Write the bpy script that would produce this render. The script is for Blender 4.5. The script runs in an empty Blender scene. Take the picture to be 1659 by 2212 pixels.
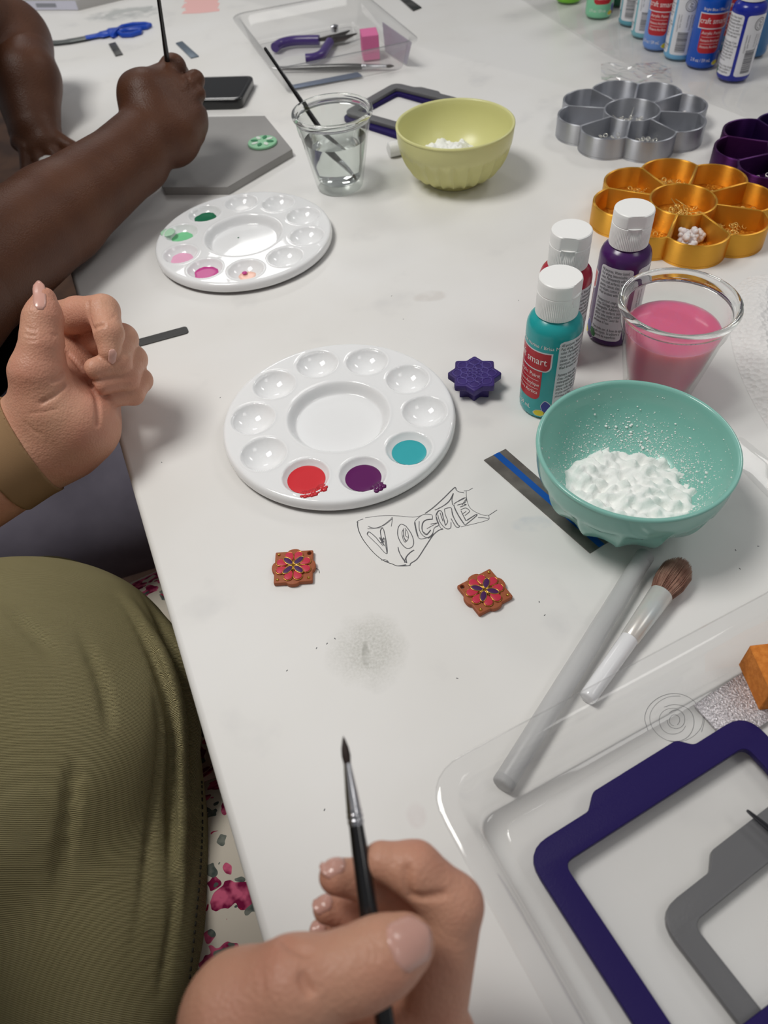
import bpy, bmesh, math, random
import numpy as np
from mathutils import Matrix, Vector
random.seed(7); rng = np.random.default_rng(7)
SC = bpy.context.scene
COL = SC.collection
TABLE_Z = 0.75                      # table top height in metres; everything below is written in centimetres from the table top
# ------------------------------------------------------------------ camera
CAM_H, PITCH, ROLL, FPX = 37.9056, 0.70423, -0.09823, 1627.86
PW, PH = 1659.0, 2212.0
_cp, _sp, _cr, _sr = math.cos(PITCH), math.sin(PITCH), math.cos(ROLL), math.sin(ROLL)
CM = np.array([[1, 0, 0], [0, _cp, -_sp], [0, _sp, _cp]]) @ np.array([[_cr, -_sr, 0], [_sr, _cr, 0], [0, 0, 1]])
EYE = np.array([0, 0, CAM_H])
cd = bpy.data.cameras.new('camera'); cam = bpy.data.objects.new('camera', cd); COL.objects.link(cam)
cam.matrix_world = Matrix.Translation((0, 0, TABLE_Z + CAM_H * .01)) @ Matrix(CM.tolist()).to_4x4()
cd.sensor_fit = 'VERTICAL'; cd.sensor_height = 9.8; cd.lens = FPX / PH * 9.8
cd.clip_start = .01; cd.clip_end = 50
cd.dof.use_dof = True; cd.dof.focus_distance = .50; cd.dof.aperture_fstop = 2.9
SC.camera = cam
# ------------------------------------------------------------------ light and exposure
SC.view_settings.view_transform = 'Standard'; SC.view_settings.look = 'None'
SC.view_settings.gamma = 1; SC.view_settings.use_curve_mapping = False
SC.view_settings.exposure = -.43
wd = bpy.data.worlds.new('room_ambience'); SC.world = wd; wd.use_nodes = True
wd.node_tree.nodes['Background'].inputs[0].default_value = (.96, .97, 1, 1)
wd.node_tree.nodes['Background'].inputs[1].default_value = .25
def panel(x, y, z, size, watts, col, rot=0):
    l = bpy.data.lights.new('ceiling_panel', 'AREA'); l.shape = 'SQUARE'; l.size = size; l.energy = watts; l.color = col
    o = bpy.data.objects.new('ceiling_panel', l); COL.objects.link(o)
    o.location = (x * .01, y * .01, TABLE_Z + z * .01); o.rotation_euler = (0, 0, rot)
panel(-73, 57, 165, .60, 29, (1, .98, .94), .35)
panel(165, 190, 165, .55, 14, (1, .985, .96), .35)
panel(-60, 330, 165, .60, 12, (1, .985, .96), .35)
panel(110, -10, 165, .55, 5, (1, .98, .95), .35)

# ------------------------------------------------------------------ helpers
def lin(r, g, b, k=1.0):
    f = lambda v: ((v / 255 + .055) / 1.055) ** 2.4 if v > 10.3 else v / 255 / 12.92
    return (min(1, f(r) * k), min(1, f(g) * k), min(1, f(b) * k), 1)
def ray(px, py):
    return CM @ np.array([(px - PW / 2) / FPX, -(py - PH / 2) / FPX, -1.0])
def at(px, py, z=0.0):                 # point of the photograph seen at height z above the table
    d = ray(px, py); return EYE + d * ((z - CAM_H) / d[2])
def deep(px, py, depth):               # point at a distance from the camera
    return EYE + ray(px, py) * depth
MATS = {}
def mat(name, col, rough=.5, metal=0, trans=0, ior=1.45, sss=0, coat=0, bump=None, col2=None, nscale=20, spec=.5, alpha=1, ramp=(.4, .6)):
    if name in MATS: return MATS[name]
    m = bpy.data.materials.new(name); m.use_nodes = True; nt = m.node_tree; b = nt.nodes['Principled BSDF']
    b.inputs['Base Color'].default_value = col; b.inputs['Roughness'].default_value = rough; b.inputs['Metallic'].default_value = metal
    b.inputs['Transmission Weight'].default_value = trans; b.inputs['IOR'].default_value = ior
    b.inputs['Specular IOR Level'].default_value = spec; b.inputs['Alpha'].default_value = alpha
    if sss: b.inputs['Subsurface Weight'].default_value = sss; b.inputs['Subsurface Radius'].default_value = (1, .45, .3); b.inputs['Subsurface Scale'].default_value = .02 if sss >= 1 else .004
    if coat: b.inputs['Coat Weight'].default_value = coat; b.inputs['Coat Roughness'].default_value = .08
    tc = nt.nodes.new('ShaderNodeTexCoord')
    if col2:
        n = nt.nodes.new('ShaderNodeTexNoise'); n.inputs['Scale'].default_value = nscale; n.inputs['Detail'].default_value = 4
        r = nt.nodes.new('ShaderNodeValToRGB'); r.color_ramp.elements[0].color = col; r.color_ramp.elements[1].color = col2
        r.color_ramp.elements[0].position, r.color_ramp.elements[1].position = ramp
        nt.links.new(tc.outputs['Object'], n.inputs['Vector']); nt.links.new(n.outputs[0], r.inputs[0]); nt.links.new(r.outputs[0], b.inputs['Base Color'])
    if bump:
        n = nt.nodes.new('ShaderNodeTexNoise'); n.inputs['Scale'].default_value = bump[0]; n.inputs['Detail'].default_value = 3
        bp = nt.nodes.new('ShaderNodeBump'); bp.inputs['Strength'].default_value = bump[1]; bp.inputs['Distance'].default_value = bump[2] if len(bump) > 2 else .001
        nt.links.new(tc.outputs['Object'], n.inputs['Vector']); nt.links.new(n.outputs[0], bp.inputs['Height']); nt.links.new(bp.outputs[0], b.inputs['Normal'])
    MATS[name] = m; return m
def thin_clear(name, tint=(.97, .97, .97, 1), haze=.06, rough=.05, hazecol=(.85, .85, .85, 1), refl=.5):
    # thin clear plastic: straight-through light, fresnel gloss and a little milkiness
    if name in MATS: return MATS[name]
    m = bpy.data.materials.new(name); m.use_nodes = True; nt = m.node_tree; nt.nodes.remove(nt.nodes['Principled BSDF'])
    out = nt.nodes['Material Output']; L = nt.links.new
    t = nt.nodes.new('ShaderNodeBsdfTransparent'); t.inputs[0].default_value = tint
    d = nt.nodes.new('ShaderNodeBsdfDiffuse'); d.inputs[0].default_value = hazecol
    tl = nt.nodes.new('ShaderNodeBsdfTranslucent'); tl.inputs[0].default_value = hazecol
    dm = nt.nodes.new('ShaderNodeMixShader'); dm.inputs[0].default_value = .5; L(d.outputs[0], dm.inputs[1]); L(tl.outputs[0], dm.inputs[2])
    g = nt.nodes.new('ShaderNodeBsdfGlossy'); g.inputs['Roughness'].default_value = rough
    m1 = nt.nodes.new('ShaderNodeMixShader'); m1.inputs[0].default_value = haze; L(t.outputs[0], m1.inputs[1]); L(dm.outputs[0], m1.inputs[2])
    fr = nt.nodes.new('ShaderNodeFresnel'); ge = nt.nodes.new('ShaderNodeNewGeometry'); mi = nt.nodes.new('ShaderNodeMath'); mi.operation = 'MULTIPLY_ADD'; mi.inputs[1].default_value = -.7603; mi.inputs[2].default_value = 1.45; L(ge.outputs['Backfacing'], mi.inputs[0]); L(mi.outputs[0], fr.inputs[0])
    mu = nt.nodes.new('ShaderNodeMath'); mu.operation = 'MULTIPLY'; mu.inputs[1].default_value = refl * 2; L(fr.outputs[0], mu.inputs[0])
    m2 = nt.nodes.new('ShaderNodeMixShader'); L(mu.outputs[0], m2.inputs[0]); L(m1.outputs[0], m2.inputs[1]); L(g.outputs[0], m2.inputs[2])
    L(m2.outputs[0], out.inputs[0]); MATS[name] = m; return m
def V(*a): return np.array(a, float)
def tag(o, label, cat, group=None, kind=None):
    o['label'] = label; o['category'] = cat
    if group: o['group'] = group
    if kind: o['kind'] = kind
    return o
def thing(name, label, cat, loc=(0, 0, 0), rz=0, group=None):
    o = bpy.data.objects.new(name, None); COL.objects.link(o); o.empty_display_size = .02
    o.location = (loc[0] * .01, loc[1] * .01, TABLE_Z + loc[2] * .01); o.rotation_euler = (0, 0, rz)
    return tag(o, label, cat, group)
def mesh_data(name, geo, m=None, angle=35):
    v, f = geo
    me = bpy.data.meshes.new(name)
    me.from_pydata([tuple(x) for x in (np.asarray(v, float) * .01)], [], [tuple(int(i) for i in q) for q in f])
    if len(v) < 60000:
        bm = bmesh.new(); bm.from_mesh(me); bmesh.ops.recalc_face_normals(bm, faces=bm.faces); bm.to_mesh(me); bm.free()
    me.update()
    if angle:
        me.polygons.foreach_set('use_smooth', [True] * len(me.polygons))
        if angle < 180: me.set_sharp_from_angle(angle=math.radians(angle))
    if m: me.materials.append(m)
    return me
def obj(name, geo, m, parent=None, loc=None, rz=0, angle=35, label=None, at_world=None):
    """one mesh object; geo in cm. parent: local to that parent. at_world: geo is in table coordinates, origin moved there."""
    v, f = geo; v = np.asarray(v, float)
    if at_world is not None: v = v - np.asarray(at_world)
    o = bpy.data.objects.new(name, mesh_data(name, (v, f), m, angle)); COL.objects.link(o)
    if parent is not None: o.parent = parent
    p = loc if loc is not None else (at_world if (at_world is not None and parent is None) else (0, 0, 0))
    if parent is None: o.location = (p[0] * .01, p[1] * .01, TABLE_Z + p[2] * .01)
    else: o.location = (p[0] * .01, p[1] * .01, p[2] * .01)
    o.rotation_euler = (0, 0, rz)
    if label: o['label'] = label
    return o
def dup(root, loc=None, rz=None, label=None, group=None):
    r = root.copy(); COL.objects.link(r)
    if loc is not None: r.location = (loc[0] * .01, loc[1] * .01, TABLE_Z + loc[2] * .01)
    if rz is not None: r.rotation_euler = (0, 0, rz)
    if label: r['label'] = label
    if group: r['group'] = group
    for ch in list(root.children):
        c = ch.copy(); COL.objects.link(c); c.parent = r
        for g in list(ch.children):
            d = g.copy(); COL.objects.link(d); d.parent = c
    return r
# ---- geometry builders (all return (verts, faces) in cm)
def join(*gs):
    vs, fs, n = [], [], 0
    for v, f in gs:
        vs.append(np.asarray(v, float).reshape(-1, 3)); fs += [tuple(i + n for i in q) for q in f]; n += len(v)
    return np.concatenate(vs), fs
def move(g, t=(0, 0, 0), R=None, s=1):
    v = np.asarray(g[0], float) * s
    if R is not None: v = v @ np.asarray(R).T
    return v + np.asarray(t), g[1]
def rotz(a): c, s = math.cos(a), math.sin(a); return np.array([[c, -s, 0], [s, c, 0], [0, 0, 1.]])
def rotx(a): c, s = math.cos(a), math.sin(a); return np.array([[1, 0, 0], [0, c, -s], [0, s, c]])
def frame(d, up=(0, 0, 1)):            # columns x,y,z with z along d
    d = np.asarray(d, float); d = d / np.linalg.norm(d); x = np.cross(up, d)
    if np.linalg.norm(x) < 1e-4: x = np.cross((0, 1, 0), d)
    x /= np.linalg.norm(x); return np.stack([x, np.cross(d, x), d], 1)
def lathe(prof, n=64, caps=True):
    prof = np.asarray(prof, float); a = np.arange(n) * 2 * np.pi / n; v = []
    for r, z in prof: v.append(np.stack([r * np.cos(a), r * np.sin(a), np.full(n, z)], 1))
    v = np.concatenate(v); f = []
    for i in range(len(prof) - 1):
        for j in range(n):
            k = (j + 1) % n; f.append((i * n + j, i * n + k, (i + 1) * n + k, (i + 1) * n + j))
    if caps and prof[0, 0] > 1e-6: f.append(tuple(range(n))[::-1])
    if caps and prof[-1, 0] > 1e-6: f.append(tuple((len(prof) - 1) * n + j for j in range(n)))
    return v, f
def smooth_path(P, n=8, closed=False):
    P = np.asarray(P, float); out = []; m = len(P)
    for i in range(m if closed else m - 1):
        g = (lambda k: P[k % m]) if closed else (lambda k: P[min(max(k, 0), m - 1)])
        p0, p1, p2, p3 = g(i - 1), g(i), g(i + 1), g(i + 2)
        for t in np.arange(n) / n:
            out.append(.5 * (2 * p1 + (p2 - p0) * t + (2 * p0 - 5 * p1 + 4 * p2 - p3) * t * t + (3 * p1 - p0 - 3 * p2 + p3) * t ** 3))
    if not closed: out.append(P[-1])
    return np.array(out)
def tube(path, rad, n=12, closed=False, flat=1.0, up=(0, 0, 1)):
    P = np.asarray(path, float); m = len(P); rad = np.broadcast_to(np.asarray(rad, float), (m,))
    a = np.arange(n) * 2 * np.pi / n; v = []
    for i in range(m):
        d = (P[(i + 1) % m] - P[i - 1]) if closed else (P[min(i + 1, m - 1)] - P[max(i - 1, 0)])
        F = frame(d, up); v.append(P[i] + rad[i] * (np.outer(np.cos(a), F[:, 0]) + flat * np.outer(np.sin(a), F[:, 1])))
    v = np.concatenate(v); f = []
    for i in range(m if closed else m - 1):
        for j in range(n):
            k = (j + 1) % n; q = (i + 1) % m; f.append((i * n + j, i * n + k, q * n + k, q * n + j))
    if not closed: f += [tuple(range(n))[::-1], tuple((m - 1) * n + j for j in range(n))]
    return v, f
def _eval_curve(cu, name='tmp'):
    o = bpy.data.objects.new(name, cu); COL.objects.link(o)
    dg = bpy.context.evaluated_depsgraph_get(); e = o.evaluated_get(dg); me = e.to_mesh()
    v = np.empty(len(me.vertices) * 3); me.vertices.foreach_get('co', v); f = [tuple(p.vertices) for p in me.polygons]
    e.to_mesh_clear(); bpy.data.objects.remove(o); bpy.data.curves.remove(cu)
    return v.reshape(-1, 3), f
def plate(loops, z0, z1, bev=0.0):
    cu = bpy.data.curves.new('tmp', 'CURVE'); cu.dimensions = '2D'; cu.fill_mode = 'BOTH'
    for L in loops:
        L = np.asarray(L, float); s = cu.splines.new('POLY'); s.points.add(len(L) - 1)
        for p, q in zip(s.points, L): p.co = (q[0], q[1], 0, 1)
        s.use_cyclic_u = True
    cu.extrude = (z1 - z0) / 2 - bev
    if bev: cu.bevel_depth = bev; cu.bevel_resolution = 2; cu.offset = -bev
    v, f = _eval_curve(cu); v = v + V(0, 0, (z0 + z1) / 2)
    bm = bmesh.new(); vs = [bm.verts.new(p) for p in v]
    for q in f:
        try: bm.faces.new([vs[i] for i in q])
        except ValueError: pass
    bmesh.ops.remove_doubles(bm, verts=bm.verts, dist=1e-4); bmesh.ops.recalc_face_normals(bm, faces=bm.faces); bm.verts.index_update()
    r = np.array([p.co[:] for p in bm.verts]), [tuple(x.index for x in p.verts) for p in bm.faces]; bm.free(); return r
def text(s, size, align='CENTER', sx=1.0, space=1.0):
    cu = bpy.data.curves.new('tmp', 'FONT'); cu.body = s; cu.size = size; cu.align_x = align; cu.align_y = 'CENTER'; cu.resolution_u = 2; cu.fill_mode = 'FRONT'; cu.space_character = space
    v, f = _eval_curve(cu); return v * V(sx, 1, 1), f
def rbox(w, d, h, bev=.1, seg=2):      # box on z=0, centred in x,y
    bm = bmesh.new(); bmesh.ops.create_cube(bm, size=1)
    for p in bm.verts: p.co = Vector((p.co.x * w, p.co.y * d, (p.co.z + .5) * h))
    if bev: bmesh.ops.bevel(bm, geom=bm.edges[:], offset=bev, segments=seg, profile=.5, affect='EDGES')
    bm.verts.index_update(); r = np.array([p.co[:] for p in bm.verts]), [tuple(x.index for x in p.verts) for p in bm.faces]; bm.free(); return r
def sphere(c, r, n=2, sc=(1, 1, 1)):
    bm = bmesh.new(); bmesh.ops.create_icosphere(bm, subdivisions=n, radius=1); bm.verts.index_update()
    v = np.array([p.co[:] for p in bm.verts]) * r * np.asarray(sc) + np.asarray(c); f = [tuple(x.index for x in p.verts) for p in bm.faces]; bm.free(); return v, f
def rounded(pts, r, n=6):              # round the corners of a polygon
    P = np.asarray(pts, float)[:, :2]; out = []; m = len(P); r = np.broadcast_to(r, (m,))
    for i in range(m):
        a, b, c = P[i - 1], P[i], P[(i + 1) % m]; u = (a - b) / np.linalg.norm(a - b); w = (c - b) / np.linalg.norm(c - b)
        ang = math.acos(np.clip(u @ w, -1, 1)); t = min(r[i] / math.tan(ang / 2), .49 * np.linalg.norm(a - b), .49 * np.linalg.norm(c - b))
        p, q = b + u * t, b + w * t
        for k in range(n + 1):
            s = k / n; out.append((1 - s) ** 2 * p + 2 * s * (1 - s) * b + s * s * q)
    return np.array(out)
def ribbon(path, w, z=.004):           # flat pencil line
    P = np.asarray(path, float); v = []; f = []
    for i in range(len(P)):
        d = P[min(i + 1, len(P) - 1)] - P[max(i - 1, 0)]; d = d[:2] / (np.linalg.norm(d[:2]) + 1e-9); nn = V(-d[1], d[0]) * w / 2
        v += [(P[i][0] + nn[0], P[i][1] + nn[1], z), (P[i][0] - nn[0], P[i][1] - nn[1], z)]
        if i: f.append((2 * i - 2, 2 * i - 1, 2 * i + 1, 2 * i))
    return np.array(v), f
def wrap(g, R, a0, z0):                # bend flat (x,y) art round a vertical cylinder
    v, f = g; a = a0 + v[:, 0] / R
    return np.stack([R * np.cos(a), R * np.sin(a), z0 + v[:, 1]], 1), f
def panel_art(xl, xr, y0, y1, rad=(0, 0, 0, 0), wave=None, nx=14, ny=18):   # label panel with rounded corners (bl, br, tr, tl)
    v = []; f = []
    for j in range(ny + 1):
        t = j / ny; y = y0 + (y1 - y0) * (t - .12 * math.sin(2 * math.pi * t))
        def ins(rb, rt):
            if rb and y - y0 < rb: return rb - math.sqrt(max(0, rb * rb - (rb - (y - y0)) ** 2))
            if rt and y1 - y < rt: return rt - math.sqrt(max(0, rt * rt - (rt - (y1 - y)) ** 2))
            return 0
        a, b = xl + ins(rad[0], rad[3]), xr - ins(rad[1], rad[2])
        for i in range(nx + 1):
            x = a + (b - a) * i / nx; v.append((x, y + (wave(x, t) if wave else 0), 0))
    for j in range(ny):
        for i in range(nx): k = j * (nx + 1) + i; f.append((k, k + 1, k + nx + 2, k + nx + 1))
    return np.array(v), f
# ---- signed-distance modelling for bodies
def C(a, b, ra, rb): return ('C', np.asarray(a, float), np.asarray(b, float), ra, rb)
def chain(pts, rads): return [C(pts[i], pts[i + 1], rads[i], rads[i + 1]) for i in range(len(pts) - 1)]
def U(k, *ch):
    flat = []
    for c in ch: flat += c if isinstance(c, list) else [c]
    return ('U', k, flat)
def E(c, r, M=None): return ('E', np.asarray(c, float), np.asarray(r, float), np.eye(3) if M is None else M)
def S(k, base, cut): return ('S', k, base, cut)
def sdf(t, P):
    o = t[0]
    if o == 'C':
        _, a, b, ra, rb = t; ba = b - a; pa = P - a; h = np.clip(pa @ ba / max(ba @ ba, 1e-9), 0, 1)
        return np.linalg.norm(pa - h[:, None] * ba, axis=1) - (ra + (rb - ra) * h)
    if o == 'E':
        q = (P - t[1]) @ t[3]; k0 = np.linalg.norm(q / t[2], axis=1); k1 = np.linalg.norm(q / t[2] ** 2, axis=1)
        return k0 * (k0 - 1) / np.maximum(k1, 1e-6)
    if o == 'U':
        d = None; k = t[1]
        for c in t[2]:
            e = sdf(c, P)
            if d is None: d = e
            else: h = np.clip(.5 + .5 * (e - d) / k, 0, 1); d = e + (d - e) * h - k * h * (1 - h)
        return d
    if o == 'S':
        d = sdf(t[2], P); k = t[1]
        for c in t[3]:
            e = -sdf(c, P); h = np.clip(.5 - .5 * (d - e) / k, 0, 1); d = d + (e - d) * h + k * h * (1 - h)
        return d
    if o == 'F': return t[1](P)
def grad(t, P, e=.02):
    g = np.stack([sdf(t, P + np.eye(3)[i] * e) - sdf(t, P - np.eye(3)[i] * e) for i in range(3)], 1)
    return g / np.maximum(np.linalg.norm(g, axis=1, keepdims=True), 1e-6)
def surface(t, lo, hi, h, m=6):
    lo = np.asarray(lo, float); nb = np.ceil((np.asarray(hi) - lo) / (h * m)).astype(int); n = nb * m
    gx = [lo[i] + (np.arange(nb[i]) + .5) * h * m for i in range(3)]
    B = np.stack(np.meshgrid(*gx, indexing='ij'), -1).reshape(-1, 3); bd = sdf(t, B).reshape(nb)
    D = np.repeat(np.repeat(np.repeat(bd, m, 0), m, 1), m, 2).astype(np.float32)
    act = np.argwhere(np.abs(bd) < h * m * 1.3)
    off = np.stack(np.meshgrid(*[np.arange(m)] * 3, indexing='ij'), -1).reshape(-1, 3)
    for s in range(0, len(act), 3000):
        I = (act[s:s + 3000, None, :] * m + off[None]).reshape(-1, 3); D[I[:, 0], I[:, 1], I[:, 2]] = sdf(t, lo + (I + .5) * h)
    s = D < 0; c = s[:-1, :-1, :-1].astype(np.int8) * 0
    for dx in (0, 1):
        for dy in (0, 1):
            for dz in (0, 1): c += s[dx:n[0] - 1 + dx, dy:n[1] - 1 + dy, dz:n[2] - 1 + dz]
    cell = np.argwhere((c > 0) & (c < 8)); idx = np.full(c.shape, -1, np.int64); idx[tuple(cell.T)] = np.arange(len(cell))
    acc = np.zeros((len(cell), 3)); cnt = np.zeros(len(cell))
    for ax in range(3):
        o1, o2 = [i for i in range(3) if i != ax]
        for a in (0, 1):
            for b in (0, 1):
                p = cell.copy(); p[:, o1] += a; p[:, o2] += b; q = p.copy(); q[:, ax] += 1
                dp, dq = D[tuple(p.T)], D[tuple(q.T)]; x = (dp < 0) != (dq < 0); tt = dp[x] / (dp[x] - dq[x]); pos = p[x].astype(float); pos[:, ax] += tt
                acc[x] += pos; cnt[x] += 1
    v = lo + (acc / cnt[:, None] + .5) * h
    for _ in range(2): g = grad(t, v, h * .3); v = v - g * np.clip(sdf(t, v), -h * .5, h * .5)[:, None]
    F = []
    for ax in range(3):
        o1, o2 = (ax + 1) % 3, (ax + 2) % 3; sl0 = [slice(None)] * 3; sl1 = [slice(None)] * 3; sl0[ax] = slice(0, -1); sl1[ax] = slice(1, None)
        e = np.argwhere(s[tuple(sl0)] != s[tuple(sl1)]); e = e[(e[:, o1] > 0) & (e[:, o2] > 0) & (e[:, o1] < n[o1] - 1) & (e[:, o2] < n[o2] - 1) & (e[:, ax] < n[ax] - 1)]
        def cc(a, b): p = e.copy(); p[:, o1] -= a; p[:, o2] -= b; return idx[tuple(p.T)]
        q = np.stack([cc(1, 1), cc(0, 1), cc(0, 0), cc(1, 0)], 1); fl = ~s[tuple(e.T)]; q[fl] = q[fl][:, ::-1]; F.append(q[(q >= 0).all(1)])
    return v, np.concatenate(F)
def march(t, O, Dr, t0=5., t1=200., n=90):
    Dr = Dr / np.linalg.norm(Dr, axis=1, keepdims=True); s = np.full(len(Dr), t0); hit = np.zeros(len(Dr), bool)
    for _ in range(n):
        d = sdf(t, O + Dr * s[:, None]); hit = d < .01; s = np.where(hit | (s > t1), s, s + d * .85)
    return O + Dr * s[:, None], hit
def on_body(t, pxs):                   # surface points of a body along lines of sight
    return march(t, EYE, np.array([ray(*p) for p in pxs]))
def nail(t, base, tip, width, mscale=1.0, lift=.035, over=0.0, n=9, w=7, curve=.5):
    """finger nail: a curved plate laid on the skin between two surface points"""
    base = np.asarray(base, float); tip = np.asarray(tip, float); ax = tip - base; L = np.linalg.norm(ax); ax /= L
    nr = grad(t, ((base + tip) / 2)[None])[0]; nr -= ax * (nr @ ax); nr /= np.linalg.norm(nr); sd = np.cross(ax, nr); v = []; f = []
    for i in range(n):
        s = i / (n - 1); ww = width / 2 * (math.sin(min(1, s * 3.2 + .25) * math.pi / 2)) * (1 if s < .72 else math.sqrt(max(.0, 1 - ((s - .72) / .30) ** 2)))
        for j in range(w):
            u = (j / (w - 1) - .5) * 2; p = base + ax * L * s * (1 + over) + sd * ww * u
            if s * (1 + over) < 1:
                for _ in range(4): p = p - nr * np.clip(sdf(t, p[None])[0] - lift * (1 - .3 * abs(u)), -.2, .2)
                ref = p @ nr if j == w // 2 else None
                if ref is not None: last = ref
            else: p = p + nr * (last - p @ nr - curve * width * .22 * u * u)
            v.append(p)
    k = len(v); v = np.array(v); v = np.concatenate([v, v - nr * .05])
    for i in range(n - 1):
        for j in range(w - 1):
            a = i * w + j; f += [(a, a + 1, a + w + 1, a + w), (k + a, k + a + w, k + a + w + 1, k + a + 1)]
    rim = [j for j in range(w)] + [i * w + w - 1 for i in range(1, n)] + [(n - 1) * w + j for j in range(w - 2, -1, -1)] + [i * w for i in range(n - 2, 0, -1)]
    for a, b in zip(rim, rim[1:] + rim[:1]): f.append((a, a + k, b + k, b))
    return v, f
def vclamp(x, a, b): return max(a, min(b, x))

# ================================================================== the setting
ED = V(-.327, .945, 0); EN = V(.945, .327, 0); E0 = V(-7.5, 8.15, 0)   # table edge: direction, inward normal, a point on it
def edge(t, n=0, z=0): return E0 + ED * t + EN * n + V(0, 0, z)
fl = obj('floor', (V((-400, -400, 0), (400, -400, 0), (400, 600, 0), (-400, 600, 0)), [(0, 1, 2, 3)]),
         mat('floor_wood', lin(92, 62, 42), .45, col2=lin(66, 42, 28), nscale=9), loc=(0, 0, -TABLE_Z * 100)); fl['kind'] = 'structure'
# ---- table
def table_mat():
    m = bpy.data.materials.new('table_paper'); m.use_nodes = True; nt = m.node_tree; b = nt.nodes['Principled BSDF']; L = nt.links.new
    b.inputs['Roughness'].default_value = .42; b.inputs['Specular IOR Level'].default_value = .35
    tc = nt.nodes.new('ShaderNodeTexCoord')
    def noise(sc, det=4):
        n = nt.nodes.new('ShaderNodeTexNoise'); n.inputs['Scale'].default_value = sc; n.inputs['Detail'].default_value = det; L(tc.outputs['Object'], n.inputs['Vector']); return n.outputs[0]
    def ramp(src, p0, p1, c0=(0, 0, 0, 1), c1=(1, 1, 1, 1)):
        r = nt.nodes.new('ShaderNodeValToRGB'); r.color_ramp.elements[0].position = p0; r.color_ramp.elements[1].position = p1
        r.color_ramp.elements[0].color = c0; r.color_ramp.elements[1].color = c1; L(src, r.inputs[0]); return r.outputs[0]
    def math_(op, a, v):
        n = nt.nodes.new('ShaderNodeMath'); n.operation = op; L(a, n.inputs[0])
        if isinstance(v, (int, float)): n.inputs[1].default_value = v
        else: L(v, n.inputs[1])
        return n.outputs[0]
    def mix(fac, a, c):
        n = nt.nodes.new('ShaderNodeMixRGB'); L(fac, n.inputs[0]); L(a, n.inputs[1]); n.inputs[2].default_value = c; return n.outputs[0]
    base = ramp(noise(7), .35, .7, lin(232, 231, 229), lin(226, 224, 220))
    base = mix(math_('MULTIPLY', ramp(noise(14, 6), .60, .74), .35), base, lin(196, 196, 198))
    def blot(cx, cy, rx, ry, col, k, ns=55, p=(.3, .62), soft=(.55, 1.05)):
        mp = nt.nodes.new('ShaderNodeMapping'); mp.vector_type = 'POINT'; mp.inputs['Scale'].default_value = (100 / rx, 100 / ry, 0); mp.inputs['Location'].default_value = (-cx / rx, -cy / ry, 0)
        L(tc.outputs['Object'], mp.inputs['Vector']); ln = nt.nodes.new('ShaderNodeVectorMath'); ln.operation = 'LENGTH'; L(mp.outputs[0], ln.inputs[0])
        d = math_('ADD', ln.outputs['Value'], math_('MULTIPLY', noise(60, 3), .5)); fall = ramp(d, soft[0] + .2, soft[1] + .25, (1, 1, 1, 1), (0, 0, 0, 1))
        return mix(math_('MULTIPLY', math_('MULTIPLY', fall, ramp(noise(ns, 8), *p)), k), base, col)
    c = at(797, 1405)
    base = blot(c[0], c[1], 3.3, 3.5, lin(158, 158, 146), .62, 650, (.15, .75), (.35, .95))
    base = blot(c[0] - .2, c[1] - .2, .35, 1.3, lin(140, 140, 132), .55)
    c = at(930, 640); base = blot(c[0], c[1], 2.2, 1.2, lin(190, 180, 172), .3)
    c = at(900, 1760); base = blot(c[0], c[1], .8, 1.0, lin(205, 185, 185), .3)
    c = at(1150, 1130); base = blot(c[0], c[1], 2.0, 1.0, lin(170, 185, 200), .35)
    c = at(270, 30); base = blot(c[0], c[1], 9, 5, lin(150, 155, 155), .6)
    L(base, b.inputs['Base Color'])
    bp = nt.nodes.new('ShaderNodeBump'); bp.inputs['Strength'].default_value = .15; bp.inputs['Distance'].default_value = .002; L(noise(9, 2), bp.inputs['Height']); L(bp.outputs[0], b.inputs['Normal'])
    return m
TM = table_mat()
tb = thing('craft_table', 'long white paper covered craft table that everything stands on', 'table', (0, 0, 0))
top = [edge(-75)[:2], edge(-75, 125)[:2], edge(215, 125)[:2], edge(215)[:2]]
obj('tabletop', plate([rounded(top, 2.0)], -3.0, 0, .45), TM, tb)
for t, n in ((-65, 10), (-65, 115), (205, 10), (205, 115)):
    p = edge(t, n); obj('leg', lathe([(1.6, -TABLE_Z * 100), (1.6, -3.0)], 16), mat('leg_grey', lin(120, 120, 124), .4, .8), tb, loc=(p[0], p[1], 0))
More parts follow.
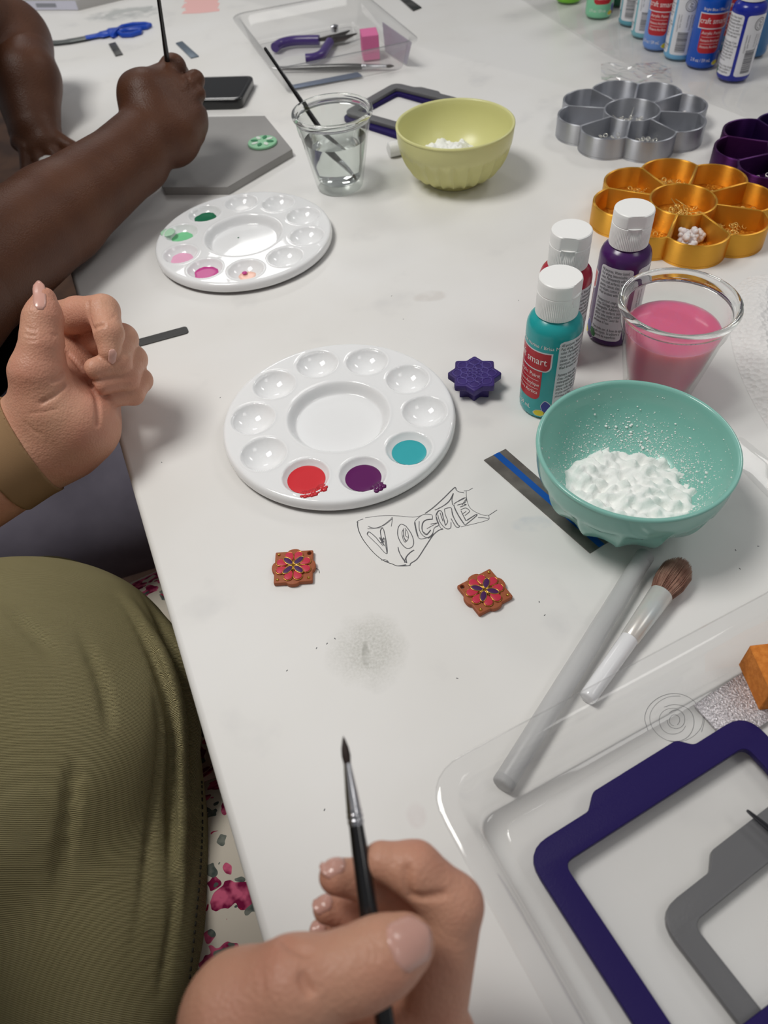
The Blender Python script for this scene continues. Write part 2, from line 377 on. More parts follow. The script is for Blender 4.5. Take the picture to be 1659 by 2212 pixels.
# pencil drawings on the table paper
PENCIL = mat('pencil', lin(92, 92, 96), .6)
def vz(x, y): return at(760 + x / 4.879, 1030 + y / 4.879)[:2]
def draw(strokes, conv, w=.045, n=5):
    return join(*[ribbon(smooth_path([conv(*p) for p in s], n), w * random.uniform(.75, 1.15), .006 + .0004 * i) for i, s in enumerate(strokes)])
vog = [[(60, 470), (60, 520), (80, 590), (130, 680), (230, 800), (330, 880), (430, 920), (480, 938), (570, 925)], [(480, 938), (600, 935), (620, 910), (690, 860), (770, 740), (850, 620), (910, 565), (960, 548)],
       [(50, 480), (75, 460), (120, 445)], [(140, 432), (300, 412), (450, 410), (640, 425), (730, 410)], [(770, 385), (860, 320), (970, 220), (1040, 150), (1088, 110), (1100, 140), (1130, 158), (1180, 168)],
       [(1180, 150), (1225, 145), (1275, 118)], [(1205, 150), (1210, 230), (1240, 320), (1310, 375), (1390, 405), (1435, 405)], [(1440, 410), (1530, 350)], [(1440, 405), (1445, 445), (1390, 470), (1250, 505), (1150, 528)], [(1330, 430), (1390, 432), (1440, 440)],
       [(170, 522), (240, 540), (320, 515), (400, 455), (428, 432), (415, 525)], [(165, 548), (230, 545), (330, 535)], [(185, 530), (250, 540), (340, 510), (425, 445)],
       [(160, 605), (180, 580), (250, 635), (305, 695), (335, 640)], [(160, 608), (270, 715), (370, 805), (335, 560), (300, 565), (310, 640), (330, 690)], [(250, 635), (330, 730)], [(300, 640), (345, 730)], [(290, 640), (335, 720)], [(305, 630), (340, 690)], [(370, 805), (345, 650)],
       [(570, 520), (520, 500), (488, 540), (485, 620), (520, 700), (580, 755), (640, 735), (650, 670), (620, 590), (570, 520)], [(550, 545), (530, 580), (535, 640), (560, 690), (595, 650), (590, 590), (560, 540)], [(545, 560), (550, 640), (580, 680)], [(570, 550), (565, 620), (600, 640)], [(540, 620), (570, 690)],
       [(485, 740), (500, 800), (540, 860), (575, 905), (570, 850), (610, 800), (655, 770)], [(490, 760), (520, 840), (565, 905)], [(555, 905), (565, 860), (590, 820)],
       [(850, 445), (845, 405), (800, 395), (740, 405), (665, 470), (670, 540), (690, 620), (725, 655), (810, 640)], [(665, 475), (680, 560), (700, 630)], [(850, 445), (780, 455), (745, 490), (740, 560), (780, 610), (830, 560)], [(710, 470), (712, 560), (750, 620), (800, 640), (850, 600), (870, 540), (910, 520)], [(830, 500), (905, 488), (915, 510), (880, 530)], [(790, 548), (850, 515), (900, 488)], [(740, 575), (800, 612)],
       [(885, 400), (895, 460), (940, 545), (955, 545)], [(885, 405), (910, 360), (945, 365), (960, 420), (985, 510)], [(905, 400), (930, 480), (990, 545), (1040, 540), (1045, 480)], [(975, 340), (985, 400), (1010, 470), (985, 515)], [(975, 340), (1045, 328), (1060, 400), (1110, 500), (1140, 520), (1100, 530), (1045, 440)], [(1050, 340), (1075, 430), (1125, 515)], [(890, 420), (920, 510)], [(930, 380), (960, 470)],
       [(875, 352), (960, 310), (1030, 250), (1070, 175), (1055, 240), (1062, 298)], [(900, 340), (1000, 285), (1055, 220)], [(1075, 290), (1100, 270), (1195, 220), (1195, 270), (1110, 300)], [(1075, 295), (1090, 350), (1140, 440), (1190, 510)], [(1072, 300), (1120, 400), (1185, 500)], [(1140, 320), (1205, 295), (1180, 290)], [(1145, 350), (1200, 330), (1240, 365), (1190, 410)], [(1150, 360), (1190, 440), (1210, 460), (1305, 400), (1310, 415), (1195, 510)], [(1170, 390), (1205, 365)], [(1215, 455), (1300, 402)], [(1120, 260), (1190, 225)], [(1160, 300), (1200, 240)],
       [(800, 650), (830, 635), (860, 600)], [(310, 880), (350, 875), (385, 895), (340, 890)]]
obj('pencil_drawing', draw(vog, vz), PENCIL, tb, angle=0, label='pencil drawing of a banner with the letters VOGUE')
obj('pencil_drawing', draw([s for i, s in enumerate(vog) if i in (0, 1, 4, 13, 14, 25, 30, 36)], lambda x, y: vz(x + 5, y + 4), .03), PENCIL, tb, angle=0)
cir = []
for k, (rx, ry, ox, oy) in enumerate(((62, 58, 0, 0), (55, 50, 4, -3), (44, 40, 0, 6), (30, 28, -4, 2), (20, 20, 3, -2), (11, 12, 0, 0))):
    a0 = random.uniform(0, 6); cir.append([(1457 + ox + rx * math.cos(a0 + q * .5) * (1 + .05 * math.sin(q)), 1556 + oy + ry * math.sin(a0 + q * .5)) for q in range(random.randint(9, 13))])
obj('pencil_drawing', draw(cir, lambda x, y: at(x, y)[:2], .022), PENCIL, tb, angle=0, label='faint pencil spiral of circles under the clear tray')
obj('crayon_drawing', join(*[ribbon(smooth_path([at(398 + 5 * math.sin(k * 1.7), 2 + k * 4.2)[:2], at(436, -1 + k * 4.4)[:2], at(474 - 2 * (k % 3), -4 + k * 4.2)[:2]], 5), 1.3, .008 + .001 * k) for k in range(7)]),
    mat('red_crayon', lin(236, 186, 182), .7), tb, angle=0, label='pale red crayon scribble')
obj('pencil_drawing', join(*[ribbon(smooth_path([at(228 + 4 * k, 34 - k * 2)[:2], at(275 + 3 * k, 24 - k)[:2], at(330 - 3 * k, 14 + k * 2)[:2]], 5), .8, .008 + .001 * k) for k in range(6)]),
    mat('pencil_pale', lin(186, 188, 186), .7), tb, angle=0, label='grey pencil shading')
specks = []
for px, py in ((618, 1450), (705, 1392), (725, 1381), (683, 1402), (990, 1466), (1165, 1302), (1175, 1330), (700, 1752), (845, 640), (870, 690), (1120, 650), (1590, 1190), (1600, 1230), (1640, 1180), (350, 1000), (475, 860)):
    p = at(px, py); a = random.uniform(0, 3); specks.append(ribbon([p[:2], p[:2] + .12 * V(math.cos(a), math.sin(a))], .05, .006))
obj('pencil_speck', join(*specks), PENCIL, tb, angle=0)['kind'] = 'stuff'

# ================================================================== palettes
WHITE_PLASTIC = mat('white_plastic', lin(246, 247, 248), .05, sss=.12, spec=.55); _b = WHITE_PLASTIC.node_tree.nodes['Principled BSDF']; _b.inputs['Subsurface Radius'].default_value = (1, 1, 1); _b.inputs['Subsurface Scale'].default_value = .006
PR_, WR_, WD_, DC_ = 8.45, 1.60, .85, 6.25
def palette_geo(zoff=0.0):
    rr = np.concatenate([np.linspace(0, 8.1, 100), [8.2, 8.29, 8.36, 8.41, 8.44, 8.45, 8.45]]); n = 420; a = np.arange(n) * 2 * np.pi / n
    drop = np.concatenate([np.zeros(100), [.015, .05, .11, .20, .32, .48, .72]])
    Rr, A = np.meshgrid(rr, a, indexing='ij'); X, Y = Rr * np.cos(A), Rr * np.sin(A); Z = np.full(X.shape, 1.1) - drop[:, None]
    for k in range(10):
        d = np.hypot(X - DC_ * math.cos(-k * math.pi / 5), Y - DC_ * math.sin(-k * math.pi / 5)); Rs = (WR_ ** 2 + WD_ ** 2) / 2 / WD_
        w = 1.1 + Rs - WD_ - np.sqrt(np.maximum(Rs * Rs - d * d, 0)); inside = d < WR_
        Z = np.where(inside, w, Z); rim = np.exp(-((d - WR_ - .06) / .09) ** 2) * .05; Z = np.where(~inside & (Rr < 8.15), Z + rim, Z)
    dish = np.clip((3.75 - Rr) / .62, 0, 1); Z -= .78 * (3 * dish ** 2 - 2 * dish ** 3) ; Z += np.exp(-((Rr - 3.82) / .1) ** 2) * .04
    v = np.stack([X, Y, Z], -1).reshape(-1, 3); m = len(rr); v2 = v - V(0, 0, .1); v2[:, :2] *= .988
    f = []
    for i in range(m - 1):
        for j in range(n):
            q = (j + 1) % n; f.append((i * n + j, (i + 1) * n + j, (i + 1) * n + q, i * n + q))
    N = len(v); g = [tuple(x + N for x in q[::-1]) for q in f]
    rim = [((m - 1) * n + j, (m - 1) * n + j + N, (m - 1) * n + (j + 1) % n + N, (m - 1) * n + (j + 1) % n) for j in range(n)]
    return np.concatenate([v, v2]), f + g + rim
pg = palette_geo(); pc1 = V(-2.598, 40.861, 0); pc2 = V(-10.752, 67.550, 0)
def paint_pool(k, depth, r=None, wob=.0, seed=0):
    Rs = (WR_ ** 2 + WD_ ** 2) / 2 / WD_; zc = 1.1 - WD_ + depth; rad = math.sqrt(Rs ** 2 - (Rs - depth) ** 2)
    prof = [(0, zc + .0), (rad * .6, zc), (rad * .92, zc + .005), (rad * 1.0, zc + .03), (rad * .9, zc - .2), (0, zc - .3)]
    v, f = lathe(prof, 48); c = V(DC_ * math.cos(-k * math.pi / 5), DC_ * math.sin(-k * math.pi / 5), 0)
    if wob:
        a = np.arctan2(v[:, 1], v[:, 0]); v[:, :2] *= (1 + wob * np.sin(3 * a + seed) + wob * .6 * np.sin(7 * a + 2 * seed))[:, None]
    return v + c, f
p1 = thing('paint_palette', 'white ten-well plastic palette holding red, purple and turquoise paint', 'palette', pc1, 1.80207, group='round paint palettes')
obj('tray', pg, WHITE_PLASTIC, p1, angle=180)
def paint(name, c): return mat(name, c, .28, spec=.5)
obj('paint_pool', paint_pool(6, .50), paint('paint_red', lin(214, 50, 58)), p1, angle=50, label='red paint pool')
obj('paint_pool', paint_pool(5, .44), paint('paint_plum', lin(96, 26, 92)), p1, angle=50, label='dark purple paint pool')
obj('paint_pool', paint_pool(4, .42), paint('paint_turquoise', lin(58, 170, 178)), p1, angle=50, label='turquoise paint pool')
def splat(k, ang0, ang1, n, seed, mat_, parent):      # paint scraped over a well's rim
    rs = random.Random(seed); c = V(DC_ * math.cos(-k * math.pi / 5), DC_ * math.sin(-k * math.pi / 5)); bl = []
    for i in range(n):
        a = ang0 + (ang1 - ang0) * i / (n - 1); q = rs.uniform(.16, .34)
        for rr, zz, s in ((1.42, 1.02, 1.0), (1.58, 1.12, 1.0), (1.68 + q * .5, 1.13, .8)): bl.append(sphere((c[0] + rr * math.cos(a), c[1] + rr * math.sin(a), zz - .03), q * s, 1, (1, 1, .28)))
    obj('paint_smear', join(*bl), mat_, parent, angle=180)
wa = lambda dx, dy: math.atan2(dy, dx) - 1.80207
splat(6, wa(-.15, -1), wa(.75, -.65), 9, 3, MATS['paint_red'], p1); splat(5, wa(.5, -1), wa(.75, -.75), 3, 5, MATS['paint_plum'], p1)
p2 = dup(p1, pc2, 1.65408, 'white ten-well plastic palette holding green and pink paint, near the clear water glass')
for ch in list(p2.children):
    if ch.name.split('.')[0] != 'tray': bpy.data.objects.remove(ch)
for k, dp, col, nm, lb, sc_, sh in ((9, .34, lin(24, 112, 78), 'paint_dark_green', 'dark green paint pool', 1, (0, 0)), (8, .30, lin(130, 214, 158), 'paint_light_green', 'light green paint pool', 1, (.1, 0)), (7, .30, lin(242, 178, 208), 'paint_pale_pink', 'pale pink paint pool', 1, (.1, 0)),
                        (6, .34, lin(196, 58, 140), 'paint_magenta', 'magenta paint pool', 1, (0, 0)), (5, .16, lin(246, 200, 182), 'paint_peach', 'small peach paint pool', 1, (0, 0)), (0, .14, lin(250, 250, 250), 'paint_white', 'white paint pool', 1, (0, 0))):
    obj('paint_pool', paint_pool(k, dp, wob=.05, seed=k), paint(nm, col), p2, angle=50, label=lb)
c7 = (DC_ * math.cos(-8 * math.pi / 5), DC_ * math.sin(-8 * math.pi / 5))
obj('paint_smear', sphere((c7[0] * 1.22, c7[1] * 1.22, 1.10), .75, 2, (1, 1, .06)), mat('paint_wash', lin(190, 232, 200), .3), p2, angle=180)
obj('paint_smear', sphere((DC_ * math.cos(-math.pi) * .93, DC_ * math.sin(-math.pi) * .93 + .2, .55), .25, 2, (1, 1, .4)), MATS['paint_magenta'], p2, angle=180)
obj('paint_speck', sphere((.9, .6, .34), .1, 1, (1, 1, .3)), MATS['paint_dark_green'], p2, angle=180)

# ================================================================== small clay things
def polar(fn, n=160): a = np.arange(n) * 2 * np.pi / n; r = np.array([fn(x) for x in a]); return np.stack([r * np.cos(a), r * np.sin(a)], 1)
st = thing('star_stamp', 'dark purple eight-pointed star stamp carved with a flower, beside the near palette', 'stamp', at(1024, 838, 0), math.atan2(*(at(1024, 780, 1.4) - at(1024, 840, 1.4))[[1, 0]]))
PURP = mat('purple_plastic', lin(62, 44, 118), .45, bump=(700, .25), col2=lin(54, 38, 100), nscale=40)
star = lambda R, r: [(q * math.cos(i * math.pi / 8), q * math.sin(i * math.pi / 8)) for i in range(16) for q in [R if i % 2 == 0 else r]]
obj('body', plate([rounded(star(2.05, 1.58), .22)], 0.9, 1.45, .07), PURP, st)
obj('stem', plate([rounded(star(1.55, 1.12), .12)], 0, 1.0, .03), PURP, st)
gr = []
for k in range(8):
    a = k * math.pi / 4
    for R0, R1, w, rr in ((.95, 1.62, .42, .045), (.55, 1.1, .30, .05), (.2, .62, .2, .045)):
        aa = a + (math.pi / 8 if R0 == .55 else 0); L = [(R0, 0, 0), ((R0 + R1) / 2, w, 0), (R1, 0, 0), ((R0 + R1) / 2, -w, 0)]
        gr.append(move(tube(smooth_path(L, 5, True), rr, 6, True), (0, 0, 1.45), rotz(aa)))
gr += [move(tube([(.14 * math.cos(x), .14 * math.sin(x), 0) for x in np.arange(10) * .628], .04, 6, True), (0, 0, 1.46))]
obj('flower_relief', join(*gr), mat('purple_relief', lin(80, 66, 140), .38), st, angle=180)
CLAY = mat('terracotta', lin(160, 86, 50), .55, bump=(900, .15)); GOLD = mat('gold_paint', lin(214, 172, 84), .28, 1.0); RED_E = mat('red_enamel', lin(200, 48, 74), .38); PLUM_E = mat('plum_enamel', lin(72, 24, 84), .42)
def pendant():
    t = thing('clay_pendant', 'x', 'pendant', (0, 0, 0), group='painted clay pendants')
    h = 1.20; sq = []
    for k in range(4):
        a = k * math.pi / 2; Rm = rotz(a)[:2, :2]
        for q in [(h, -h + .74)] + [(h - .02 + .20 * math.sin(s) , .40 * -math.cos(s)) for s in np.linspace(.15, 3.0, 9)] + [(h, h - .74), (h, h)]: sq.append(Rm @ V(*q))
    sq = np.array(sq); hole = [(.96 + .13 * math.cos(x), .96 + .13 * math.sin(x)) for x in np.arange(16) * -.3927]
    obj('base', plate([rounded(sq, .1, 3), hole], 0, .34, .07), CLAY, t)
    def petal(a, R0, R1, w, tipw=.5):
        L = []
        for s in np.linspace(0, math.pi, 9): L.append((R0 + (R1 - R0) * (.5 - .5 * math.cos(s)) , w * math.sin(s) * (1 + tipw * -math.cos(s))))
        L += [(x, -y) for x, y in L[-2:0:-1]]; return np.array(L) @ rotz(a)[:2, :2].T
    for k in range(8):
        a = math.pi / 8 + k * math.pi / 4 + (.035 if k % 2 else -.035); P = petal(a, .38, 1.12, .25, .35)
        o = obj('red_petal', plate([P], .32, .47, .05), RED_E, t); obj('gold_rim', tube(np.c_[P * 1.02, np.full(len(P), .40)], .026, 6, True), GOLD, o, angle=180)
    for k in range(4):
        P = petal(math.pi / 4 + k * math.pi / 2, .10, .84, .19, 0)
        o = obj('purple_petal', plate([P], .32, .50, .05), PLUM_E, t); obj('gold_rim', tube(np.c_[P * 1.02, np.full(len(P), .47)], .035, 6, True), GOLD, o, angle=180)
    for x, y in ((-1, -1), (1, -1), (-1, 1)): obj('gold_stud', sphere((x * .96, y * .96, .35), .10, 2), GOLD, t, angle=180)
    cr = [tube([(0, 0, .46), (.45 * math.cos(a), .45 * math.sin(a), .48)], .03, 6) for a in np.arange(4) * math.pi / 2]
    obj('gold_cross', join(*cr), GOLD, t, angle=180); return t
pn = pendant(); q = at(635, 1226, .2); pn.location = (q[0] * .01, q[1] * .01, TABLE_Z); e = at(677, 1192, .2) - at(597, 1260, .2); pn.rotation_euler = (0, 0, math.atan2(e[1], e[0]) - math.pi / 4)
pn['label'] = 'square red and purple painted clay pendant on the left, its hole at upper right'
q = at(1047, 1279, .2); e = at(995, 1266, .2) - at(1102, 1286, .2)
dup(pn, q - V(0, 0, .2), math.atan2(e[1], e[0]) - math.pi / 4, 'square red and purple painted clay pendant turned on its corner, its hole at left')
p = [at(680, 1227), at(688, 1231), at(690, 1238)]
tag(obj('loose_thread', tube(smooth_path([(x, y, .03) for x, y, _ in p], 5), .02, 5), mat('thread', lin(120, 120, 122), .7)), 'tiny grey thread curl lying right of the left clay pendant', 'thread')

# ================================================================== bottles
def bottle(label, capc, col, face, cap_rot=.9, group=None, liquid=None, h=10.6, full=True):
    """squeeze bottle; capc: pixel of the cap-top centre (or table point); face: turn of the red front panel from the line of sight"""
    p = at(*capc, h) if len(capc) == 2 else V(*capc)
    base = V(p[0], p[1], 0); view = math.atan2(-base[1], -base[0])
    t = thing('paint_bottle', label, 'bottle', base, 0, group)
    if len(capc) == 3: t.location.z = TABLE_Z + capc[2] * .01
    R = 1.86; cm_ = mat('bottle_' + '_'.join(str(int(x * 99)) for x in col[:3]), col, .22, sss=.05, spec=.55)
    obj('bottle_body', lathe([(0, .12), (1.2, .1), (1.45, 0), (1.72, .06), (1.83, .25), (R, .6), (R, 6.95), (1.84, 7.2), (1.74, 7.5), (1.55, 7.75), (1.30, 7.92), (1.2, 8.0), (1.2, 8.3), (0, 8.3)], 72), cm_, t, angle=50)
    # cap: ribbed skirt, lid with a flat front and a thumb notch
    n = 144; prof = [(1.38, 8.02), (1.40, 8.06), (1.40, 9.55), (1.40, 9.6), (1.37, 9.63), (1.37, 9.66), (1.40, 9.69), (1.40, 10.45), (1.37, 10.55), (1.30, 10.6), (.9, 10.6), (0, 10.6)]
    dense = []
    for a, b in zip(prof, prof[1:]): dense += [np.array(a) * (1 - s) + np.array(b) * s for s in ([0, .2, .4, .6, .8] if abs(b[1] - a[1]) > .5 else [0])]
    dense.append(np.array(prof[-1])); v, f = lathe(dense, n); ang = np.arctan2(v[:, 1], v[:, 0]); r = np.hypot(v[:, 0], v[:, 1]); z = v[:, 2]
    rib = (z < 9.5) & (z > 8.05) & (r > 1.3); k = np.where(rib & (np.arange(len(v)) % 2 == 0), .975, 1.0); v[:, :2] *= k[:, None]
    notch = (np.hypot(ang * 1.4 / .48, (z - 9.62) / .55) < 1) & (z < 9.65) & (r > 1.2); v[notch, :2] *= .91
    lid = (z > 9.66); v[lid, 0] = np.minimum(v[lid, 0], 1.26)
    obj('cap', (v, f), mat('cap_white', lin(250, 250, 248), .35), t, rz=view + cap_rot, angle=30)
    if not full: return t
    WHT = mat('label_white', lin(226, 226, 230), .35); REDL = mat('label_red', lin(186, 34, 44), .32); BLK = mat('label_ink', lin(60, 60, 66), .5); LET = mat('label_letter', lin(240, 234, 232), .4)
    a0 = view + face; wv = lambda x, s: -.10 * math.cos(x * 1.0) + .1
    def lab(name, geo, m, off, a, z, lb=None): return obj(name, wrap(geo, R + off, a, z), m, t, angle=180, label=lb)
    fr = join(panel_art(-1.72, 1.72, -.72, .72, (0, .42, 0, 0)))
    lab('front_label', join(panel_art(-1.80, 1.80, 4.28, 5.92, (0, .5, 0, 0)), panel_art(-1.2, 1.2, 1.62, 4.3, (.5, .5, 0, 0))), WHT, .006, a0, 0) if False else None
    fl_ = lab('front_label', join(panel_art(-1.80, 1.80, 4.30, 5.92, (0, .5, 0, 0))), WHT, .008, a0, 0)
    def sub(name, geo, m, off, a=a0, z=0): o = obj(name, wrap(geo, R + off, a, z), m, fl_, angle=180); return o
    sub('red_banner', panel_art(-1.70, 1.70, 4.40, 5.82, (0, .42, 0, 0)), REDL, .014)
    sub('red_banner', join(panel_art(-1.25, 1.22, 1.75, 4.29, (.5, .5, 0, 0))), REDL, .012)
    sub('lettering', join(move(text('craft smart', .82, sx=.86), (-.08, 5.12, 0)), move(text('Acrylic Paint', .44), (0, 3.88, 0)), move(text('Peinture Acrylique', .38, sx=.78), (0, 3.1, 0)), move(text('Pintura Acrílica', .40, sx=.85), (0, 2.42, 0)),
                          panel_art(-1.05, 1.05, 3.46, 3.49), panel_art(-1.05, 1.05, 2.73, 2.76)), LET, .022)
    if liquid: sub('lettering', move(text(liquid, .40, sx=.9), (0, 6.3, 0)), LET, .014)
    sub('lettering', move(text('2 fl oz / 59 mL', .52, sx=.8), (-.6, .95, 0)), LET, .014)
    # coloured petals at the foot of the label
    pet = lambda c, r, a: [(c[0] + r * (x * math.cos(a) - y * math.sin(a)), c[1] + r * (x * math.sin(a) + y * math.cos(a))) for x, y in ((-1, 0), (-.5, .45), (.2, .55), (1, 0), (.2, -.55), (-.5, -.45))]
    for (c, r, a), cl in zip((((1.75, 1.25), .62, 1.75), ((1.35, .62), .5, .1), ((2.0, .6), .5, 2.7), ((2.35, .98), .5, 2.2)), (lin(44, 58, 150), lin(226, 210, 40), lin(74, 28, 96), lin(40, 120, 60))):
        P = rounded(pet(c, r, a), .25, 3)
        sub('petal_mark', (np.c_[np.r_[[c], c + (P - c) * 1.14], np.zeros(len(P) + 1)], [(0, i + 1, (i + 1) % len(P) + 1) for i in range(len(P))]), WHT, .010)
        sub('petal_mark', (np.c_[np.r_[[c], P], np.zeros(len(P) + 1)], [(0, i + 1, (i + 1) % len(P) + 1) for i in range(len(P))]), mat('petal_%d' % int(cl[0] * 999), cl, .35), .018)
    tx = a0 + math.radians(105)
    o = lab('text_panel', panel_art(-1.28, 1.28, .62, 6.85, (.28,) * 4), WHT, .008, tx, 0)
    para = ['All purpose. Water based.', 'Fast drying. Intermixable', 'color. Permanently adheres to', 'most craft surfaces, wood,', 'plaster, canvas, clay, metal,', 'styrofoam, cotton and more.', 'Wash brushes with water.', '', 'Peinture tout usage. À base', 'd’eau. Séchage rapide. Couleur', 'mélangeable. Adhère à la', 'plupart des surfaces, bois,', 'plâtre, toile, argile, métal', 'et plus encore. Laver les', 'pinceaux à l’eau.', '', 'Para todo uso. A base de agua.', 'Secado rápido. Se adhiere a', 'la mayoría de superficies.']
    obj('small_print', wrap(join(*[move(text(s, .34, 'LEFT', .60), (-1.14, 6.55 - .31 * i, 0)) for i, s in enumerate(para) if s]), R + .016, tx, 0), BLK, o, angle=0)
    ap = a0 + math.radians(195)
    o = lab('barcode_panel', panel_art(-1.28, 1.28, .62, 6.85, (.28,) * 4), WHT, .008, ap, 0)
    ring = [tube([(.62 * math.cos(x), .62 * math.sin(x), 0) for x in np.arange(24) * .2618], .035, 4, True), tube([(.44 * math.cos(x), .44 * math.sin(x), 0) for x in np.arange(24) * .2618], .022, 4, True), move(text('AP', .55), R=rotz(-math.pi / 2))]
    bars = []; y = .95
    for i in range(24):
        w = random.choice((.03, .05, .08)); bars.append(panel_art(-.62, .62, y, y + w, nx=6, ny=1)); y += w + random.choice((.03, .04, .06))
    lines = [move(text(s, .26, 'LEFT', .8), (x, 4.95, 0), rotz(-math.pi / 2)) for x, s in ((-.85, 'conforms to ASTM D'), (-.55, 'non-toxic, made'), (.25, 'Michaels Stores'), (.6, 'Keep from freezing'), (.9, 'Product of USA'))]
    obj('seal_and_barcode', wrap(join(*[move(g, (.3, 5.95, 0)) for g in ring], *bars, *lines), R + .016, ap, 0), mat('seal_ink', lin(84, 84, 90), .5), o, angle=0)
    return t
R_ = math.radians
bottle('turquoise paint bottle with white cap in front, beside the mint bowl', (1212, 596), lin(38, 164, 166), R_(-50), R_(62), 'paint bottles by the glass', 'Sea Breeze / Brise marine / Brisa Marina')
bottle('red paint bottle with white cap half hidden behind the turquoise bottle', (1236, 494), lin(178, 40, 62), R_(-55), R_(-2), 'paint bottles by the glass')
bottle('dark purple paint bottle with white cap left of the pink glass', (1372, 448), lin(74, 34, 96), R_(-118), R_(14), 'paint bottles by the glass')
def bot(px, py): p = at(px, py); return (p[0], p[1], .25)
G2 = 'paint bottles on the clear riser'
for lb, pb, col, fc, liq in (('lime green paint bottle, leftmost of the row at top right', (1228, 4), lin(122, 196, 52), 70, None), ('mint green paint bottle with red label, second of the row at top right', (1292, 36), lin(134, 208, 166), 12, None),
                        ('dark green paint bottle tucked behind the mint green one', (1331, 10), lin(24, 92, 66), 100, None), ('pale teal paint bottle with white barcode panel, beyond the other pale teal one', (1364, 52), lin(96, 168, 186), 150, None),
                        ('pale teal paint bottle left of the periwinkle one, white panel showing', (1392, 78), lin(126, 188, 200), 158, None), ('periwinkle paint bottle with red label and coloured petals', (1418, 104), lin(106, 146, 214), -12, None),
                        ('light blue paint bottle turned to show its white AP panel', (1464, 124), lin(116, 178, 216), 166, None), ('bright blue paint bottle with red label facing front', (1512, 142), lin(14, 82, 186), 14, 'Bright Blue / Bleu vif'),
                        ('steel blue paint bottle standing behind the bright blue one', (1549, 104), lin(62, 126, 170), 2, None), ('royal blue paint bottle nearest, showing two white panels', (1580, 170), lin(28, 42, 152), -153, None),
                        ('blue paint bottle behind the royal blue one at the frame edge', (1618, 118), lin(54, 110, 160), 120, None)):
    b_ = bottle(lb, bot(*pb), col, R_(fc), R_(40), G2, liq)
rs = [at(1105, -14), at(1310, 118), at(1502, 212), at(1690, 285), at(1690, 60), at(1330, -60)]
CLEAR = thin_clear('clear_acrylic', tint=(.985, .985, .985, 1), haze=.06, hazecol=(.93, .93, .94, 1), refl=.3)
tag(obj('clear_riser', plate([rounded([q[:2] for q in rs], .8)], 0, .24, .08), CLEAR, at_world=None), 'flat clear plastic sheet under the row of paint bottles', 'sheet')

# ================================================================== glasses of water
GLASS = mat('clear_glass', (.97, .985, .975, 1), .02, trans=1, ior=1.48)
def glass_geo():
    return lathe([(0, .03), (2.15, .03), (2.34, .1), (2.42, .25), (2.95, 3.0), (3.42, 5.55), (3.55, 5.75), (3.62, 6.2), (3.72, 6.85), (3.48, 6.84), (3.40, 6.2), (3.26, 5.6), (3.18, 5.3), (2.72, 3.0), (2.26, 1.1), (2.1, .85), (1.7, .78), (0, .76)], 96)
def rim_geo():
    return lathe([(3.50, 6.80), (3.72, 6.82), (3.82, 7.0), (3.95, 7.2), (4.0, 7.42), (3.95, 7.62), (3.8, 7.7), (3.66, 7.62), (3.56, 7.3), (3.50, 6.80)], 96, False)
TUMB = thin_clear('tumbler_glass', tint=(.965, .98, .97, 1), haze=.03, rough=.02, refl=.55)
def inner_r(z): return float(np.interp(z, [.76, .85, 1.1, 3.0, 5.3, 5.6, 6.2], [1.7, 2.1, 2.26, 2.72, 3.18, 3.26, 3.40]))
gg = glass_geo()
def liquid_geo(level):
    zs = [.9, 1.1, 2, 3, 4, level - .02]; zs = [z for z in zs if z < level]
    return lathe([(0, .78), (1.66, .80), (2.06, .88)] + [(inner_r(z) - .02, z) for z in zs] + [(inner_r(level) - .02, level + .03), (inner_r(level) - .15, level), (0, level)], 96)
gc = at(717, 237, 7.6); gp = at(1470, 650, 7.6)
g1 = thing('water_glass', 'glass tumbler of clear water with a black brush standing in it', 'glass', (gc[0], gc[1], 0))
obj('tumbler', gg, TUMB, g1, angle=50); obj('rim', rim_geo(), GLASS, g1, angle=80)
obj('water', liquid_geo(4.9), mat('water', (.97, .99, .985, 1), .0, trans=1, ior=1.33), g1, angle=40)
_b = None; g2 = thing('water_glass', 'glass tumbler of cloudy pink rinse water behind the mint bowl', 'glass', (gp[0], gp[1], 0))
obj('tumbler', gg, TUMB, g2, angle=50); obj('rim', rim_geo(), GLASS, g2, angle=80)
obj('pink_water', liquid_geo(5.45), mat('pink_water', lin(220, 112, 146), .1, ior=1.33, sss=1.0), g2, angle=40, label='cloudy pink water')
